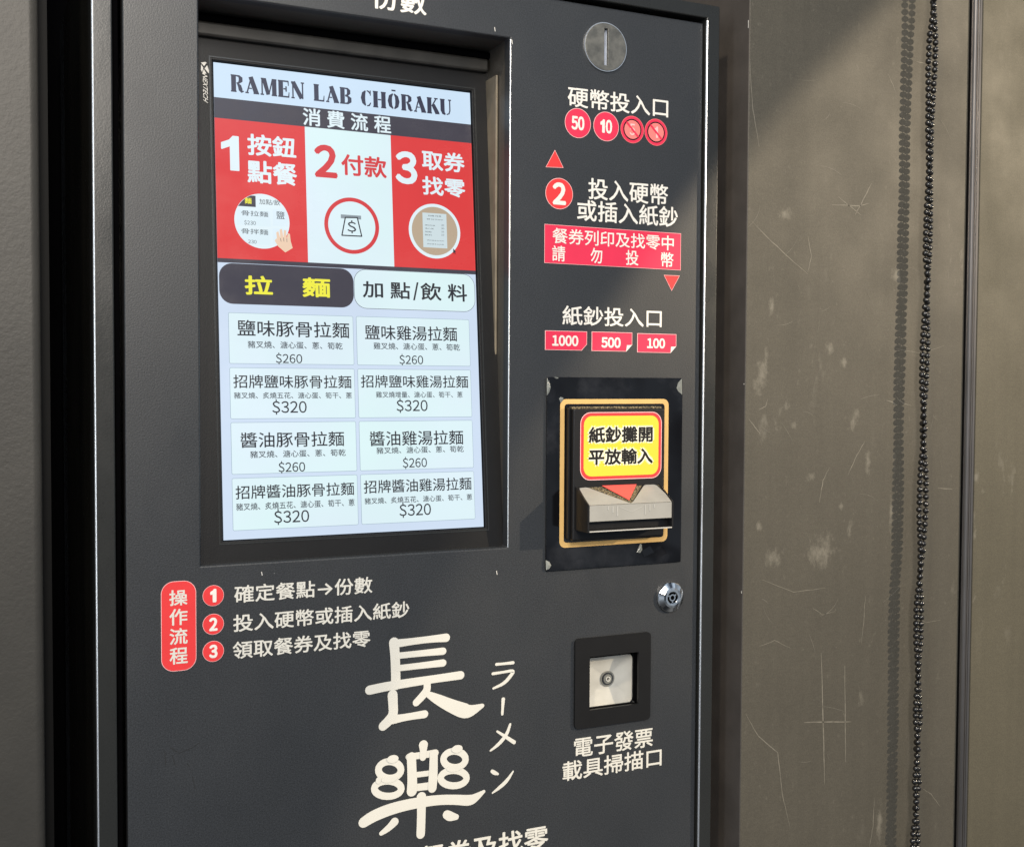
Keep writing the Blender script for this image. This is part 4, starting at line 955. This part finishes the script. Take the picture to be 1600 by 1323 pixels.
ln.sheet(circle(lcx, lcz, .0064, 32), -.0140, M['lens']); ln.sheet(circle(lcx, lcz, .0013, 20), -.0125, M['lens'])
sub(ln, 'scanner_lens', scn)

# ------------------------------------------------------------------ hanging bead chain
YC = YW-.0132
path = [(-900, 1470, 1478), (-620, 1466, 1469), (-420, 1460, 1468), (-220, 1459, 1464), (-60, 1456, 1462), (0, 1456.5, 1460.5), (25, 1455, 1461), (60, 1452, 1461), (100, 1450.5, 1460), (150, 1450, 1457.5), (200, 1449, 1455), (260, 1450, 1454), (330, 1447, 1453.5), (400, 1445, 1452), (440, 1448, 1449.5), (480, 1444, 1449), (540, 1441, 1449), (600, 1439.5, 1446.5), (640, 1441, 1444), (668, 1442, 1442.5), (700, 1440, 1444), (740, 1437.5, 1446), (800, 1436, 1445.5), (860, 1437, 1442), (900, 1435.5, 1437.5), (940, 1431.5, 1439), (1000, 1430.5, 1438), (1050, 1433, 1435), (1100, 1430, 1436.5), (1123, 1430, 1437.5), (1165, 1432, 1432.5), (1220, 1428.5, 1435.5), (1262, 1430, 1431.5), (1300, 1426, 1433.5), (1330, 1425, 1433), (1400, 1427, 1430), (1560, 1422, 1430), (1800, 1423, 1426), (2100, 1416, 1424)]
def strand_pts(idx):
    pts = []
    for v, ua, ub in path:
        u = (ua, ub)[idx]; gap = abs(ua-ub); dd = (max(0, 9.5-gap)*(.0005 if v < 90 else .00022))*(1 if idx else -1)
        x, z_ = P(u, v, YC); pts.append(Vector((x, YC+dd-.0008*idx, z_)))
    return pts
chain = empty('bead_chain', (P(1440, 660, YC)[0], YC, ZC))
tag(chain, 'black twisted ball chain hanging in front of the brown wall panel', 'bead chain')
pitch = .0060; BR = .00275
def sphere(seg=12, rng=8):
    vs = [(0, 0, 1)]; fs = []
    for j in range(1, rng):
        for i in range(seg):
            p_ = math.pi*j/rng; t_ = 2*math.pi*i/seg; vs.append((math.sin(p_)*math.cos(t_), math.sin(p_)*math.sin(t_), math.cos(p_)))
    vs.append((0, 0, -1)); L_ = len(vs)-1
    for i in range(seg): fs.append([0, 1+i, 1+(i+1) % seg])
    for j in range(rng-2):
        for i in range(seg): fs.append([1+j*seg+i, 1+(j+1)*seg+i, 1+(j+1)*seg+(i+1) % seg, 1+j*seg+(i+1) % seg])
    for i in range(seg): fs.append([1+(rng-2)*seg+i, L_, 1+(rng-2)*seg+(i+1) % seg])
    return vs, fs
SV, SF = sphere()
for idx in (0, 1):
    pts = strand_pts(idx); seg = [(q-p).length for p, q in zip(pts[:-1], pts[1:])]; tot = sum(seg)
    mb_ = MB(lambda a, b_, d: (a, b_, d)); s_ = pitch*.5*idx
    cen = []
    while s_ < tot:
        r_ = s_
        for (p, q, l) in zip(pts[:-1], pts[1:], seg):
            if r_ <= l: cen.append(p+(q-p)*(r_/l)); break
            r_ -= l
        s_ += pitch
    for c in cen:
        c.x += random.uniform(-.0002, .0002); c.z += random.uniform(-.0003, .0003)
        mb_.add([(c.x+BR*x, c.y+BR*y, c.z+BR*z_) for x, y, z_ in SV], SF, M['bead'])
    for p, q in zip(cen[:-1], cen[1:]):    # link wire
        k = .0005; mb_.add([(p.x-k, p.y, p.z), (p.x+k, p.y, p.z), (q.x+k, q.y, q.z), (q.x-k, q.y, q.z), (p.x, p.y-k, p.z), (p.x, p.y+k, p.z), (q.x, q.y+k, q.z), (q.x, q.y-k, q.z)], [[0, 1, 2, 3], [4, 5, 6, 7]], M['bead'])
    part(mb_, 'chain_strand', chain, smooth=True)
